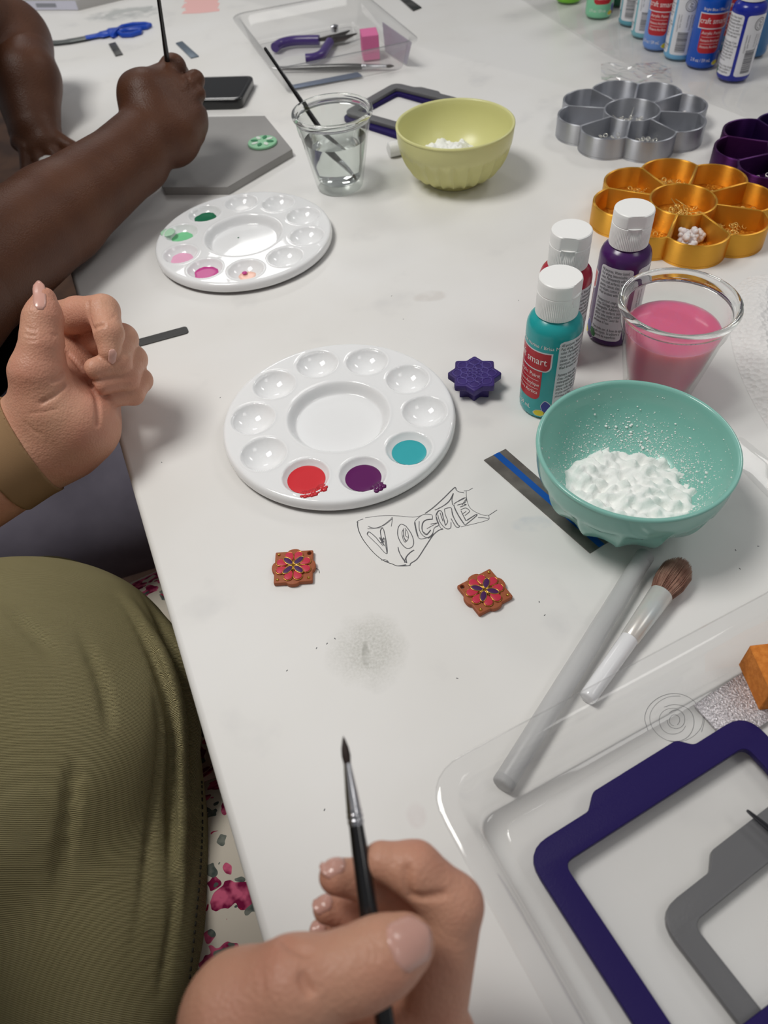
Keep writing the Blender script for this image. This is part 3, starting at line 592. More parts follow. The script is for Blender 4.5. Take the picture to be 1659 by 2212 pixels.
# ---- brushes (built along +z from the handle end, hairs at the far end)
BLACKWOOD = mat('black_lacquer', lin(20, 20, 22), .22, coat=.5); STEEL = mat('ferrule_steel', lin(196, 196, 200), .22, 1.0); HAIR_B = mat('dark_hair', lin(42, 28, 24), .6)
def brush(name, label, a, b, rh, lf, lh, cat='paintbrush', hm=HAIR_B, print_=True):
    """a = handle end, b = hair tip (cm)"""
    a = np.asarray(a, float); b = np.asarray(b, float); L = np.linalg.norm(b - a); F = frame(b - a); t = thing(name, label, cat, a)
    h0 = L - lf - lh
    def put(nm, prof, m, ang=50, n=24): v, f = lathe(prof, n); return obj(nm, (v @ F.T, f), m, t, angle=ang)
    put('handle', [(0, 0), (rh * .45, .02), (rh * .6, .2), (rh * .7, h0 * .3), (rh * .95, h0 * .62), (rh, h0 * .82), (rh * .9, h0 * .95), (rh * .78, h0), (0, h0)], BLACKWOOD)
    rf = rh * .82; z = h0 - .03
    put('ferrule', [(0, z), (rf, z), (rf, z + .06), (rf * 1.08, z + .1), (rf * 1.08, z + .16), (rf * .98, z + .2), (rf * 1.08, z + .26), (rf * 1.08, z + .34), (rf * .98, z + .38), (rf * 1.05, z + .44), (rf * .98, z + .52), (rf * .86, z + lf * .5), (rf * .5, z + lf), (0, z + lf)], STEEL)
    z = h0 + lf - .05; put('bristles', [(0, z), (rf * .48, z), (rf * .62, z + lh * .3), (rf * .52, z + lh * .6), (rf * .2, z + lh * .92), (0, z + lh + .05)], hm, 60)
    if print_:
        rr = rh * 1.0; g = join(*[move(text('000', .32), R=rotz(math.pi / 2))]); v, f = wrap(g, rh * .99 + .012, 0, h0 * .80)
        view = (EYE - (a + b) / 2) @ F; ang = math.atan2(view[1], view[0]); obj('size_print', ((v @ rotz(ang).T) @ F.T, f), mat('print_silver', lin(150, 150, 150), .4), t, angle=0)
    return t
rim = at(655, 216, 7.9) - gc * V(1, 1, 0); tipb = V(gc[0] + 1.55, gc[1] - .9, 1.0); rimw = at(640, 203, 8.0)
dirb = rimw - tipb; top_ = tipb + dirb * 1.52
brush('paintbrush', 'black paintbrush leaning in the glass of clear water', top_, tipb, .27, 1.9, .8)

# ================================================================== bowls
def bowl_geo(flute):
    Ro, H = 5.85, 5.5
    pr = [(0, .22), (2.35, .22), (2.5, 0), (2.85, 0), (3.0, .15), (3.25, .55)]
    for s in np.linspace(.12, 1, 16): pr.append((3.25 + (Ro - 3.25) * math.sin(s * math.pi / 2) ** .95, .55 + (H - .65) * (1 - math.cos(s * math.pi / 2)) ** .92))
    pr += [(Ro + .05, H - .08), (Ro + .04, H + .04), (Ro - .06, H + .1), (Ro - .2, H + .06), (Ro - .27, H - .08)]
    for s in np.linspace(1, 0, 18)[1:]: pr.append(((Ro - .32) * math.sin(s * math.pi / 2) ** .9, .75 + (H - .9) * (1 - math.cos(s * math.pi / 2)) ** 1.0))
    v, f = lathe(pr, 192); r = np.hypot(v[:, 0], v[:, 1]); z = v[:, 2]; a = np.arctan2(v[:, 1], v[:, 0])
    if flute:                               # scalloped facets round the lower outside
        outside = (np.arange(len(v)) // 192 >= 4) & (np.arange(len(v)) // 192 < 20)
        ph = np.abs((a * flute / (2 * np.pi)) % 1 - .5) * 2; fac = np.cos(ph * np.pi / 2) ** .8; w = np.clip((3.5 + .5 * ph - z) / .5, 0, 1) * np.clip((z - .1) / .5, 0, 1)
        k = 1 - .085 * fac * w * outside; v[:, 0] *= k; v[:, 1] *= k
    return v, f
def bowl_in(rr): # inner wall height for a radius
    s = np.arcsin(np.clip((np.asarray(rr) / 5.53), 0, 1) ** (1 / .9)) / (math.pi / 2); return .75 + 4.6 * (1 - np.cos(s * math.pi / 2))
bm_ = at(1376, 962, 5.5); by_ = at(983, 266, 5.5)
b1 = thing('mixing_bowl', 'mint green bowl with scalloped foot holding white powder, nearest bowl', 'bowl', (bm_[0], bm_[1], 0), .3)
obj('bowl', bowl_geo(14), mat('mint_melamine', lin(138, 194, 182), .16, spec=.5, coat=.2), b1, angle=60)
b2 = thing('mixing_bowl', 'pale yellow bowl beyond the bottles, beside the clear water glass', 'bowl', (by_[0], by_[1], 0), .1)
obj('bowl', bowl_geo(24), mat('yellow_melamine', lin(216, 214, 150), .3, spec=.45), b2, angle=60)
def powder(seed, cx, cy, top, R, rough, nfleck, spread):
    rs = np.random.default_rng(seed); n = 150; g = np.linspace(-5.45, 5.45, n); X, Y = np.meshgrid(g, g, indexing='ij'); r = np.hypot(X, Y)
    Z = np.zeros_like(X)
    for k in range(110):
        fr = rs.uniform(.6, 12); an = rs.uniform(0, 6.28); Z += rough / fr ** .75 * np.sin(fr * (X * math.cos(an) + Y * math.sin(an)) + rs.uniform(0, 6.28))
    d = np.hypot(X - cx, Y - cy); Z = top + Z * .8 - .05 * d ** 2 * (2.2 / R) - np.clip(d - R, 0, 9) * .42
    for k in range(260):
        a = rs.uniform(0, 6.28); q = rs.uniform(0, R * 1.1); px, py = cx + q * math.cos(a), cy + q * math.sin(a); s = rs.uniform(.05, .2); Z += s * .55 * np.exp(-((X - px) ** 2 + (Y - py) ** 2) / s ** 2)
    base = bowl_in(r); keep = (Z > base - .05) & (r < 5.45); Zc = np.where(keep, Z, base - .12)
    idx = np.arange(n * n).reshape(n, n); v = np.stack([X, Y, Zc], -1).reshape(-1, 3); f = []
    kk = keep.copy(); kk[:-1] |= keep[1:]; kk[:, :-1] |= keep[:, 1:]
    for i in range(n - 1):
        for j in range(n - 1):
            if keep[i:i + 2, j:j + 2].any() and r[i:i + 2, j:j + 2].max() < 5.5: f.append((idx[i, j], idx[i + 1, j], idx[i + 1, j + 1], idx[i, j + 1]))
    used = sorted({q for t in f for q in t}); mp = {q: i for i, q in enumerate(used)}; v = v[used]; f = [tuple(mp[q] for q in t) for t in f]
    fl = []
    for k in range(nfleck):
        a = rs.normal(spread[0], spread[1]); rad = min(5.5, abs(rs.normal(spread[2], spread[3])));
        s = .018 + .05 * rs.random() ** 3 + (.06 if rs.random() < .03 else 0); p = (rad * math.cos(a), rad * math.sin(a), float(bowl_in(rad)) + s * .3)
        if rad > .8: fl.append(sphere(p, s, 1, (1, rs.uniform(.6, 1.3), .6)))
    return join((v, f), *fl)
FLOUR = mat('flour', lin(246, 247, 244), .9, bump=(400, .6, .001), spec=.1)
o = obj('white_powder', powder(3, -.15, -.95, 2.55, 3.5, .12, 2600, (.75, 1.25, 4.15, .62)), FLOUR, loc=(bm_[0], bm_[1], 0), angle=180); tag(o, 'heap of white powder dusted inside the mint green bowl', 'powder', kind='stuff')
o = obj('white_powder', powder(9, -.7, .7, 2.7, 2.8, .12, 120, (.75, 1.6, 3.2, .5)), FLOUR, loc=(by_[0], by_[1], 0), angle=180); tag(o, 'small heap of white powder inside the pale yellow bowl', 'powder', kind='stuff')
q = at(858, 320, .8); q2 = q + V(2.3, .5, 0)
e_ = tube([q - V(1.0, .22, 0), q - V(.95, .2, 0), q - V(.8, .18, 0), q2], [.45, .68, .78, .78], 20)
tag(obj('white_roller', e_, mat('white_rubber', lin(232, 232, 230), .4), at_world=(q[0], q[1], 0)), 'short white cylinder lying against the left of the yellow bowl', 'roller')

# ================================================================== flower trays and findings
def flower_geo():
    D, rp, w = 5.15, 2.95, .22
    th = np.linspace(-np.pi / 8, np.pi / 8, 33); outl = []
    for k in range(8):
        for t in th[:-1]: r = D * math.cos(t) + math.sqrt(rp ** 2 - (D * math.sin(t)) ** 2); outl.append((r * math.cos(t + k * np.pi / 4), r * math.sin(t + k * np.pi / 4)))
    holes = []
    for k in range(8):
        P = []
        for t in np.linspace(-np.pi / 8, np.pi / 8, 41):
            r = D * math.cos(t) + math.sqrt((rp - w) ** 2 - (D * math.sin(t)) ** 2); tl = np.pi / 8 - math.asin(.12 / r); t = vclamp(t, -tl, tl); P.append((r * math.cos(t), r * math.sin(t)))
        for t in np.linspace(np.pi / 8, -np.pi / 8, 13):
            r = 3.0; tl = np.pi / 8 - math.asin(.12 / r); t = vclamp(t, -tl, tl); P.append((r * math.cos(t), r * math.sin(t)))
        holes.append(np.array(P) @ rotz(k * np.pi / 4)[:2, :2].T)
    holes.append(np.array([(2.8 * math.cos(t), 2.8 * math.sin(t)) for t in np.arange(72) * 2 * np.pi / 72]))
    return join(plate([outl], 0, .2), plate([outl] + holes, .2, 2.15, .04))
fg = flower_geo()
def silk(name, c, c2):
    m = mat(name, c, .42, .88, spec=.6, col2=c2, nscale=3); nt = m.node_tree; b = nt.nodes['Principled BSDF']
    w = nt.nodes.new('ShaderNodeTexWave'); w.bands_direction = 'Z'; w.inputs['Scale'].default_value = 150; w.inputs['Distortion'].default_value = .6
    tc = nt.nodes.new('ShaderNodeTexCoord'); b.inputs['Anisotropic'].default_value = .95; cx = nt.nodes.new('ShaderNodeCombineXYZ'); cx.inputs[2].default_value = 1; nt.links.new(cx.outputs[0], b.inputs['Tangent']); bp = nt.nodes.new('ShaderNodeBump'); bp.inputs['Strength'].default_value = .1; bp.inputs['Distance'].default_value = .0004
    nt.links.new(tc.outputs['Object'], w.inputs['Vector']); nt.links.new(w.outputs['Fac'], bp.inputs['Height']); nt.links.new(bp.outputs[0], b.inputs['Normal']); return m
SILV = silk('silver_silk', lin(190, 192, 198), lin(180, 182, 188)); GOLDT = silk('gold_silk', lin(240, 180, 72), lin(232, 168, 60)); PURT = silk('purple_silk', lin(86, 34, 92), lin(54, 38, 108))
cs = at(1366, 237, 2.1) * V(1, 1, 0); cg = at(1476, 431, 2.1) * V(1, 1, 0)
v1, v2_ = at(1568, 294, 2.1), at(1594, 349, 2.1); md = (v1 + v2_) / 2; dd = v2_ - v1; nn = V(-dd[1], dd[0], 0) / np.hypot(dd[0], dd[1]); cp_ = V(*(md + nn * 6.45)[:2], 0)
def ang(p, c): return math.atan2(p[1] - c[1], p[0] - c[0])
va_s = ang(at(1379, 178, 2.4), cs) - math.pi / 8; va_g = ang(at(1388, 357, 2.4), cg) - math.pi / 8; va_p = ang(v1, cp_) - math.pi / 8
for nm, c, a, m, lb in (('s', cs, va_s, SILV, 'silver grey flower-shaped sorting tray with eight petals'), ('g', cg, va_g, GOLDT, 'shiny gold flower-shaped sorting tray in front of the silver one'), ('p', cp_, va_p, PURT, 'dark purple flower-shaped sorting tray cut by the right frame edge')):
    tag(obj('flower_tray', fg, m, loc=c, rz=a, angle=30), lb, 'tray')
def ring_geo(R, r): return tube([(R * math.cos(x), R * math.sin(x), 0) for x in np.arange(14) * 2 * np.pi / 14], r, 6, True)
SM = mat('ring_silver', lin(240, 238, 228), .2, .6); GM = mat('ring_gold', lin(240, 206, 120), .2, .6)
RMESH = {('r', 's'): mesh_data('jump_ring', ring_geo(.20, .04), SM, 180), ('r', 'g'): mesh_data('jump_ring', ring_geo(.20, .04), GM, 180)}
pin = join(tube([(0, 0, 0), (1.7, 0, 0)], .035, 6), move(ring_geo(.12, .035), (-.12, 0, 0)))
RMESH[('p', 's')] = mesh_data('eye_pin', pin, SM, 180); RMESH[('p', 'g')] = mesh_data('eye_pin', pin, GM, 180)
nub = move(join(sphere((0, 0, 0), .3, 2, (1, 1, .8)), sphere((.22, .05, .05), .2, 2), sphere((-.2, .1, .02), .18, 2)), s=1.3); RMESH[('w', 'w')] = mesh_data('earring_back', nub, mat('white_silicone', lin(236, 228, 228), .45, sss=.2), 180)
rr_ = random.Random(5)
def strew(kind, metal, n, centre, spread, label, cat, group, heap=.25, h0=.27):
    for i in range(n):
        x, y = centre[0] + rr_.gauss(0, spread), centre[1] + rr_.gauss(0, spread * .8); dx, dy = x - centre[0], y - centre[1]; q = math.hypot(dx, dy)
        if q > spread * 1.7: x, y = centre[0] + dx / q * spread * 1.5, centre[1] + dy / q * spread * 1.5
        o = bpy.data.objects.new({'r': 'jump_ring', 'p': 'eye_pin', 'w': 'earring_back'}[kind], RMESH[(kind, metal)]); COL.objects.link(o)
        zz = h0 + rr_.random() ** 2 * heap * 2 + (.2 if kind == 'w' else .05)
        o.location = (x * .01, y * .01, TABLE_Z + zz * .01); o.rotation_euler = (rr_.uniform(-1.2, 1.2), rr_.uniform(-.9, .9), rr_.uniform(0, 6.28))
        if kind == 'p': o.rotation_euler = (0, -rr_.uniform(.05, .45), rr_.uniform(0, 6.28))
        tag(o, label, cat, group)
def pk(c, a, k, r=5.3): t = a + k * math.pi / 4; return V(c[0] + r * math.cos(t), c[1] + r * math.sin(t))
def near(c, a, px, py, z=.4):        # petal of a tray under a pixel
    p = at(px, py, z); k = round((ang(p, c) - a) / (math.pi / 4)); return pk(c, a, k, 5.1) + V(.2, .75, 0)[:len(pk(c, a, k))]
strew('r', 's', 30, cs, 1.15, 'tiny silver jump ring in the centre cup of the silver flower tray', 'jump ring', 'silver rings in the centre cup')
strew('p', 's', 9, cs + V(-.3, .2, 0), .6, 'thin silver eye pin in the centre cup of the silver flower tray', 'eye pin', 'silver eye pins')
strew('r', 's', 16, near(cs, va_s, 1320, 292), .8, 'tiny silver jump ring in the front left petal of the silver tray', 'jump ring', 'silver rings in the front left petal')
strew('r', 's', 14, near(cs, va_s, 1400, 295), .75, 'tiny silver jump ring in the front right petal of the silver tray', 'jump ring', 'silver rings in the front right petal')
strew('w', 'w', 10, near(cs, va_s, 1475, 270), .65, 'white rubber earring back in the right petal of the silver tray', 'earring back', 'earring backs in the silver tray', .1)
strew('r', 's', 6, near(cs, va_s, 1340, 205), .8, 'tiny silver jump ring in the rear petal of the silver tray', 'jump ring', 'silver rings in the rear petal')
strew('r', 'g', 56, cg, 1.2, 'tiny gold jump ring in the centre cup of the gold flower tray', 'jump ring', 'gold rings in the centre cup')
strew('p', 'g', 8, cg + V(.8, .1, 0), .5, 'thin gold eye pin in the centre cup of the gold flower tray', 'eye pin', 'gold eye pins')
for px, py, n, wd in ((1315, 437, 18, 'left'), (1365, 398, 8, 'rear left'), (1455, 385, 18, 'rear'), (1540, 405, 5, 'rear right'), (1615, 440, 14, 'right'), (1590, 495, 34, 'front right'), (1412, 490, 6, 'front left')):
    strew('r', 'g', n, near(cg, va_g, px, py), 1.05, 'tiny gold jump ring in the %s petal of the gold tray' % wd, 'jump ring', 'gold rings in the %s petal' % wd)
strew('w', 'w', 20, near(cg, va_g, 1495, 515), .62, 'white rubber earring back heaped in the front petal of the gold tray', 'earring back', 'earring backs in the gold tray', .45)
strew('r', 's', 5, near(cp_, va_p, 1575, 342), .5, 'tiny silver jump ring in the left petal of the purple tray', 'jump ring', 'silver rings in the purple tray')
strew('r', 's', 5, near(cp_, va_p, 1645, 385), .5, 'tiny silver jump ring in the front petal of the purple tray', 'jump ring', 'silver rings in the purple tray front')
# cellophane packet behind the silver tray
P4 = [at(1296, 150, .3), at(1440, 146, .3), at(1452, 186, .3), at(1300, 190, .3)]; n = 16; v = []
rs = random.Random(2)
for i in range(n):
    for j in range(n):
        s, t = i / (n - 1), j / (n - 1); p = (P4[0] * (1 - s) + P4[1] * s) * (1 - t) + (P4[3] * (1 - s) + P4[2] * s) * t; v.append(p + V(0, 0, .35 + .35 * math.sin(s * 7 + 2 * t) * math.cos(t * 6 + s * 3) + .25 * rs.random()))
tag(obj('cellophane_bag', (np.array(v), [(i * n + j, (i + 1) * n + j, (i + 1) * n + j + 1, i * n + j + 1) for i in range(n - 1) for j in range(n - 1)]), thin_clear('cellophane', haze=.05, rough=.12, refl=1.0), at_world=(*P4[3][:2], 0), angle=0), 'crinkled clear cellophane packet behind the silver flower tray', 'bag')

# ================================================================== clear trays
def rr_loop(L, W, off, r, n=7):
    return rounded([(-off, off), (L + off, off), (L + off, -W - off), (-off, -W - off)], r, n)
def tray_geo(L, W, rc=1.1, H=3.6):
    st_ = [(1.93, H - .22, 2.4), (1.95, H - .05, 2.4), (1.85, H, 2.3), (1.12, H, 1.8), (1.0, H - .1, 1.7), (.16, .42, rc), (.05, .18, rc), (-.15, .05, rc), (-.75, .05, rc * .8), (-.88, .2, rc * .75), (-1.0, .22, rc * .7)]
    loops = [np.c_[rr_loop(L, W, o_, r), np.full(32, z)] for o_, z, r in st_]; m = 32; v = np.concatenate(loops); f = []
    for i in range(len(loops) - 1):
        for j in range(m): k = (j + 1) % m; f.append((i * m + j, i * m + k, (i + 1) * m + k, (i + 1) * m + j))
    f.append(tuple((len(loops) - 1) * m + j for j in range(m))); return v, f
TRAYM = thin_clear('clear_tray_plastic', haze=.075, rough=.05, hazecol=(.86, .86, .86, 1), refl=.7)
A1 = math.atan2(.383, .924)
tag(obj('clear_tray', tray_geo(26, 17), TRAYM, loc=(2.95, 12.0, 0), rz=A1, angle=40), 'large clear plastic tray at lower right holding purple and grey frames', 'tray')
FLc, FRc, BLc = at(590, 155, 3.6), at(913, 88, 3.6), at(473, 36, 3.6)
u1 = (FRc - FLc)[:2]; Lr = np.linalg.norm(u1); u1 /= Lr; u2 = V(-u1[1], u1[0]); Wr = abs((BLc - FLc)[:2] @ u2)
oc = FLc[:2] + u1 * 1.95 + u2 * (Wr - 1.95)
tag(obj('clear_tray', tray_geo(Lr - 3.9, Wr - 3.9), TRAYM, loc=(oc[0], oc[1], 0), rz=math.atan2(u1[1], u1[0]), angle=40), 'clear plastic tray with pliers and pink block, beyond the water glass', 'tray')
# frames
def frame_geo(w, h, b, bump0, bump1, bh, th, r=1.3):
    o_ = [(0, 0), (bump0, 0), (bump0 + .75, bh), (bump1 - .6, bh), (bump1, 0), (w, 0), (w, -h), (0, -h)]; ro = [r, .5, .5, .5, .5, r, r, r]
    return plate([rounded(o_, ro), rounded([(b, -b), (w - b, -b), (w - b, -h + b), (b, -h + b)], .5)], 0, th, .05)
def c2(x, y, z): return at(950 + x / 2.083, 1150 + y / 2.083, z)
FP = mat('indigo_plastic', lin(34, 22, 84), .5, bump=(1500, .2), spec=.2); FG = mat('grey_plastic', lin(102, 102, 104), .38, bump=(900, .12))
o_ = c2(377, 1440, .95); d_ = c2(1350, 828, .95) - c2(440, 1400, .95)
tag(obj('clay_guide', frame_geo(13.6, 10.9, 1.3, 3.7, 10.2, .62, .42), FP, loc=(o_[0], o_[1], .66), rz=math.atan2(d_[1], d_[0])), 'dark purple rectangular frame lying in the near clear tray', 'guide')
o_ = c2(966, 1722, .5); d_ = c2(1477, 1255, .5) - c2(1300, 1400, .5)
tag(obj('clay_guide', frame_geo(13.0, 9.0, 1.12, 3.3, 8.5, .6, .4), FG, loc=(o_[0], o_[1], .235), rz=math.atan2(d_[1], d_[0]) - .02), 'grey rectangular frame lying inside the dark purple one in the near tray', 'guide')
T_ = at(853, 177, .9); B_ = at(846, 291, .9); dg = math.atan2(-.68, .73)
o2_ = T_[:2]
tag(obj('clay_guide', frame_geo(10.4, 10.2, 1.2, 3.2, 7.2, .5, .45), FP, loc=(o2_[0] + .15, o2_[1] - .55, 0), rz=dg - .05), 'dark purple frame on the table beneath the far grey frame', 'guide')
tag(obj('clay_guide', frame_geo(10.2, 10.0, 1.2, 20, 21, 0, .42) if False else frame_geo(10.2, 10.0, 1.2, 3.0, 7.0, .45, .42), FG, loc=(o2_[0], o2_[1], .46), rz=dg), 'grey frame stacked on a purple one behind the water glass', 'guide')
# things in the near tray
GLIT = mat('glitter_sheet', lin(168, 164, 168), .3, .5, bump=(1200, .8, .001), col2=lin(236, 232, 236), nscale=1100)
P = [at(1498, 1523, .3), at(1612, 1447, .3), at(1700, 1530, .3), at(1580, 1612, .3)]
tag(obj('glitter_sheet', plate([[q[:2] - P[0][:2] for q in P]], 0, .12, .02), GLIT, loc=(P[0][0], P[0][1], .23)), 'silver glitter textured sheet under the purple frame corner', 'sheet')
Bc, Cc = at(1595, 1434, .4), at(1640, 1534, .4); ub = (Bc - Cc)[:2]; lb_ = np.linalg.norm(ub); ub /= lb_; un = V(ub[1], -ub[0]); hh = 2.0
sp = rbox(4.2, lb_, hh, .05, 1)
cb = Cc[:2] + ub * lb_ / 2 + un * 2.1
tag(obj('orange_block', sp, mat('orange_sponge', lin(222, 136, 54), .85, bump=(900, .5), col2=lin(206, 120, 42), nscale=300), loc=(cb[0], cb[1], .36), rz=math.atan2(un[1], un[0])), 'orange sponge block in the near clear tray at the right edge', 'sponge')
a, b = at(1613, 1750, 1.15), at(1800, 1905, 1.3)
tag(obj('pointed_tool', tube(smooth_path([a, a * .8 + b * .2, a * .3 + b * .7, b], 5), [.06] + [.09 + .012 * i for i in range(14)] + [.26], 12, flat=.5), mat('black_steel', lin(38, 38, 42), .35, .5), at_world=(a[0], a[1], .7)), 'black pointed tool tip resting across the grey frame at the right edge', 'tool')

# ================================================================== tools round the mint bowl
STEELB = mat('blade_steel', lin(132, 128, 122), .35, .5, col2=lin(112, 108, 104), nscale=60)
P = [at(*q)[:2] for q in ((1045, 995), (1092, 971), (1319, 1169), (1274, 1196))]; P = [np.array(q) for q in P]
bl = thing('clay_slicer', 'grey steel clay blade with a blue stripe, tucked under the mint bowl', 'blade', (*P[0], 0))
obj('blade', plate([[q - P[0] for q in P]], .004, .07), STEELB, bl)
s0, s1, s2, s3 = [P[0] * (1 - s) + P[1] * s for s in (.44, .70)] + [P[3] * (1 - s) + P[2] * s for s in (.70, .44)]
obj('blue_stripe', plate([[q - P[0] for q in (s0, s1, s2, s3)]], .068, .08), mat('blue_stripe', lin(10, 84, 170), .3), bl, label='blue painted stripe')
ra, rb = V(15.45, 26.3, .56), V(4.45, 13.35, .56)
FROST = mat('frosted_acrylic', lin(240, 240, 240), .35, trans=.5, ior=1.45, spec=.4)
rod = thing('acrylic_roller', 'long frosted acrylic clay roller lying beside the makeup brush', 'roller', (rb[0], rb[1], 0))
F = frame(ra - rb); L = np.linalg.norm(ra - rb); v, f = lathe([(0, 0), (.42, 0), (.52, .06), (.55, .15), (.55, L - .15), (.52, L - .06), (.42, L), (0, L)], 40); obj('roller_body', (v @ F.T + V(0, 0, .56), f), FROST, rod, angle=50)
for z0, z1 in ((-.01, .5), (L - .75, L + .01)):
    v, f = lathe([(0, z0), (.45, z0), (.53, z0 + .06), (.56, z0 + .15), (.56, z1 - .1), (.53, z1 - .02), (.45, z1), (0, z1)], 40); obj('end_cap', (v @ F.T + V(0, 0, .56), f), mat('frosted_cap', lin(214, 214, 214), .5, trans=.35, ior=1.4), rod, angle=50)
ma, mb = V(17.5, 25.45, .85), V(9.7, 17.5, .5); F = frame(ma - mb); L = np.linalg.norm(ma - mb)
mk = thing('makeup_brush', 'soft makeup brush with brown hair, pearly ferrule and white handle', 'brush', (mb[0], mb[1], 0))
def mput(nm, prof, m, ang=50, n=36): v, f = lathe(prof, n); return obj(nm, (v @ F.T + V(0, 0, .5), f), m, mk, angle=ang)
mput('handle', [(0, 0), (.38, 0), (.44, .06), (.46, .3), (.5, 4.55), (0, 4.55)], mat('brush_white', lin(238, 238, 240), .18, coat=.4))
mput('ferrule', [(0, 4.5), (.5, 4.5), (.53, 4.55), (.68, 8.15), (.66, 8.2), (0, 8.2)], mat('pearl_ferrule', lin(216, 222, 222), .28, .3, col2=lin(222, 214, 206), nscale=30))
hair = []; rs = random.Random(4)
for i in range(1500):
    a = rs.uniform(0, 6.28); q = math.sqrt(rs.random()); r0 = .6 * q; r1 = .98 * q; top = 8.1 + (L - 8.1) * (1 - .32 * q ** 2.2) * rs.uniform(.9, 1.0)
    p0 = V(r0 * math.cos(a), r0 * math.sin(a), 8.05); p2 = V(r1 * math.cos(a) * .95, r1 * math.sin(a) * .95, top); p1 = (p0 + p2) / 2 + V(math.cos(a), math.sin(a), 0) * .13 * q
    hair.append(tube([p0, p1, p2], [.022, .02, .006], 3))
v, f = join(*hair); o = obj('bristles', (v @ F.T + V(0, 0, .5), f), mat('brown_hair', lin(186, 148, 130), .7, col2=lin(158, 116, 100), nscale=150), mk, angle=180); o['kind'] = 'stuff'
# file behind the left hand
fa, fb = at(406, 713), at(215, 765); d = (fb - fa)[:2]; L = np.linalg.norm(d); d /= L; nrm = V(-d[1], d[0])
P = rounded([fa[:2] + nrm * .52, fb[:2] + nrm * .52, fb[:2] - nrm * .52, fa[:2] - nrm * .52], .34) - fa[:2]
ff = thing('nail_file', 'thin dark grey strip with a rounded end behind the left hand', 'file', (fa[0], fa[1], 0))
obj('strip', plate([P], .004, .1, .02), mat('file_dark', lin(66, 66, 66), .5, bump=(900, .3)), ff)
# paper towel and clear sheet at the right
n1, n2 = 40, 50; c0, c1_, c2_ = at(1592, 600), at(2000, 640), at(2000, 1040)
v = []; mid = at(1575, 700)
for i in range(n1):
    for j in range(n2):
        s, t = i / (n1 - 1), j / (n2 - 1); Lft = smooth_path([at(1620, 596), at(1575, 640), at(1580, 740), at(1612, 840), at(1680, 960)], 13)[min(int(t * 52), 52)]; Rgt = c1_ * (1 - t) + c2_ * t
        p = Lft * (1 - s) + Rgt * s; h = .12 + .7 * math.exp(-((s - .16) / .10) ** 2) * (.3 + .7 * math.sin(math.pi * min(1, t * 1.1))) + .12 * math.sin(5 * s + 4 * t) ** 2; v.append((p[0], p[1], h * min(1, s * 14 + .08)))
tw = mat('paper_towel', lin(236, 234, 232), .9, spec=.1); nt = tw.node_tree
vo = nt.nodes.new('ShaderNodeTexVoronoi'); vo.inputs['Scale'].default_value = 260; tc = nt.nodes.new('ShaderNodeTexCoord'); bp = nt.nodes.new('ShaderNodeBump'); bp.inputs['Strength'].default_value = .9; bp.inputs['Distance'].default_value = .0018
nt.links.new(tc.outputs['Object'], vo.inputs['Vector']); nt.links.new(vo.outputs['Distance'], bp.inputs['Height']); nt.links.new(bp.outputs[0], nt.nodes['Principled BSDF'].inputs['Normal'])
tag(obj('paper_towel', (np.array(v), [(i * n2 + j, (i + 1) * n2 + j, (i + 1) * n2 + j + 1, i * n2 + j + 1) for i in range(n1 - 1) for j in range(n2 - 1)]), tw, at_world=(c0[0], c0[1], 0), angle=180), 'white embossed paper towel to the right of the pink glass', 'paper towel')
P = [at(1585, 930)[:2], at(1660, 1085)[:2], at(1800, 1230)[:2], at(1800, 1000)[:2], at(1700, 930)[:2]]; P = [np.array(q) for q in P]
P = [at(1590, 935)[:2], at(1596, 1010)[:2], at(1740, 1160)[:2], at(1780, 1090)[:2]]
tag(obj('plastic_sleeve', plate([rounded([q - P[0] for q in P], .4)], .004, .1, .03), CLEAR, loc=(P[0][0], P[0][1], 0)), 'thin clear plastic sleeve on the table right of the mint bowl', 'sheet')

# ================================================================== far end of the table
PB = mat('phone_black', lin(14, 15, 17), .25, coat=.4)
pr = at(549, 163, 1.2); pr2 = at(541, 203, 1.2); dv = (pr2 - pr)[:2]; wv_ = np.linalg.norm(dv); dv /= wv_; du = V(dv[1], -dv[0]) * (1 if dv[1] < 0 else -1); du = V(-abs(dv[1]), dv[0] if dv[1] < 0 else -dv[0]); du = at(440, 166, 1.2)[:2] - pr[:2]; du /= np.linalg.norm(du); dv = V(-du[1], du[0]); dv = dv if dv[1] < 0 else -dv
P = rounded([V(0, 0), du * 15, du * 15 + dv * 7.4, dv * 7.4], 1.0)
ph = thing('smartphone', 'black phone lying face up beyond the painting hand', 'phone', (pr[0], pr[1], 0)); obj('case', plate([P], 0, 1.25, .25), PB, ph)
obj('screen', plate([rounded([du * .5 + dv * .5, du * 14.5 + dv * .5, du * 14.5 + dv * 6.9, du * .5 + dv * 6.9], .7)], 1.24, 1.27), mat('screen', lin(12, 13, 15), .08, spec=.7), ph)
hc = [at(*q, .85)[:2] for q in ((450, 252), (572, 250), (631, 322), (491, 404))]; ctr = (np.array(hc[0]) + np.array(hc[3])) / 2
hx = [np.array(q) for q in hc] + [2 * ctr - hc[1], 2 * ctr - hc[2]]
tag(obj('hexagon_tile', plate([[q - ctr for q in hx]], 0, .85, .03), mat('grey_ceramic', lin(158, 156, 154), .5, col2=lin(150, 148, 146), nscale=12), loc=(ctr[0], ctr[1], 0)), 'grey hexagonal ceramic tile under the painting hand', 'tile')
lc = at(567, 308, 1.0); lt = thing('leaf_medallion', 'round pale green medallion with dark green leaves on the grey tile', 'medallion', (lc[0], lc[1], .86), .5)
obj('disc', lathe([(0, 0), (1.55, 0), (1.65, .08), (1.62, .25), (1.5, .3), (0, .3)], 40), mat('pale_green', lin(150, 206, 166), .5), lt, angle=40)
lf = []
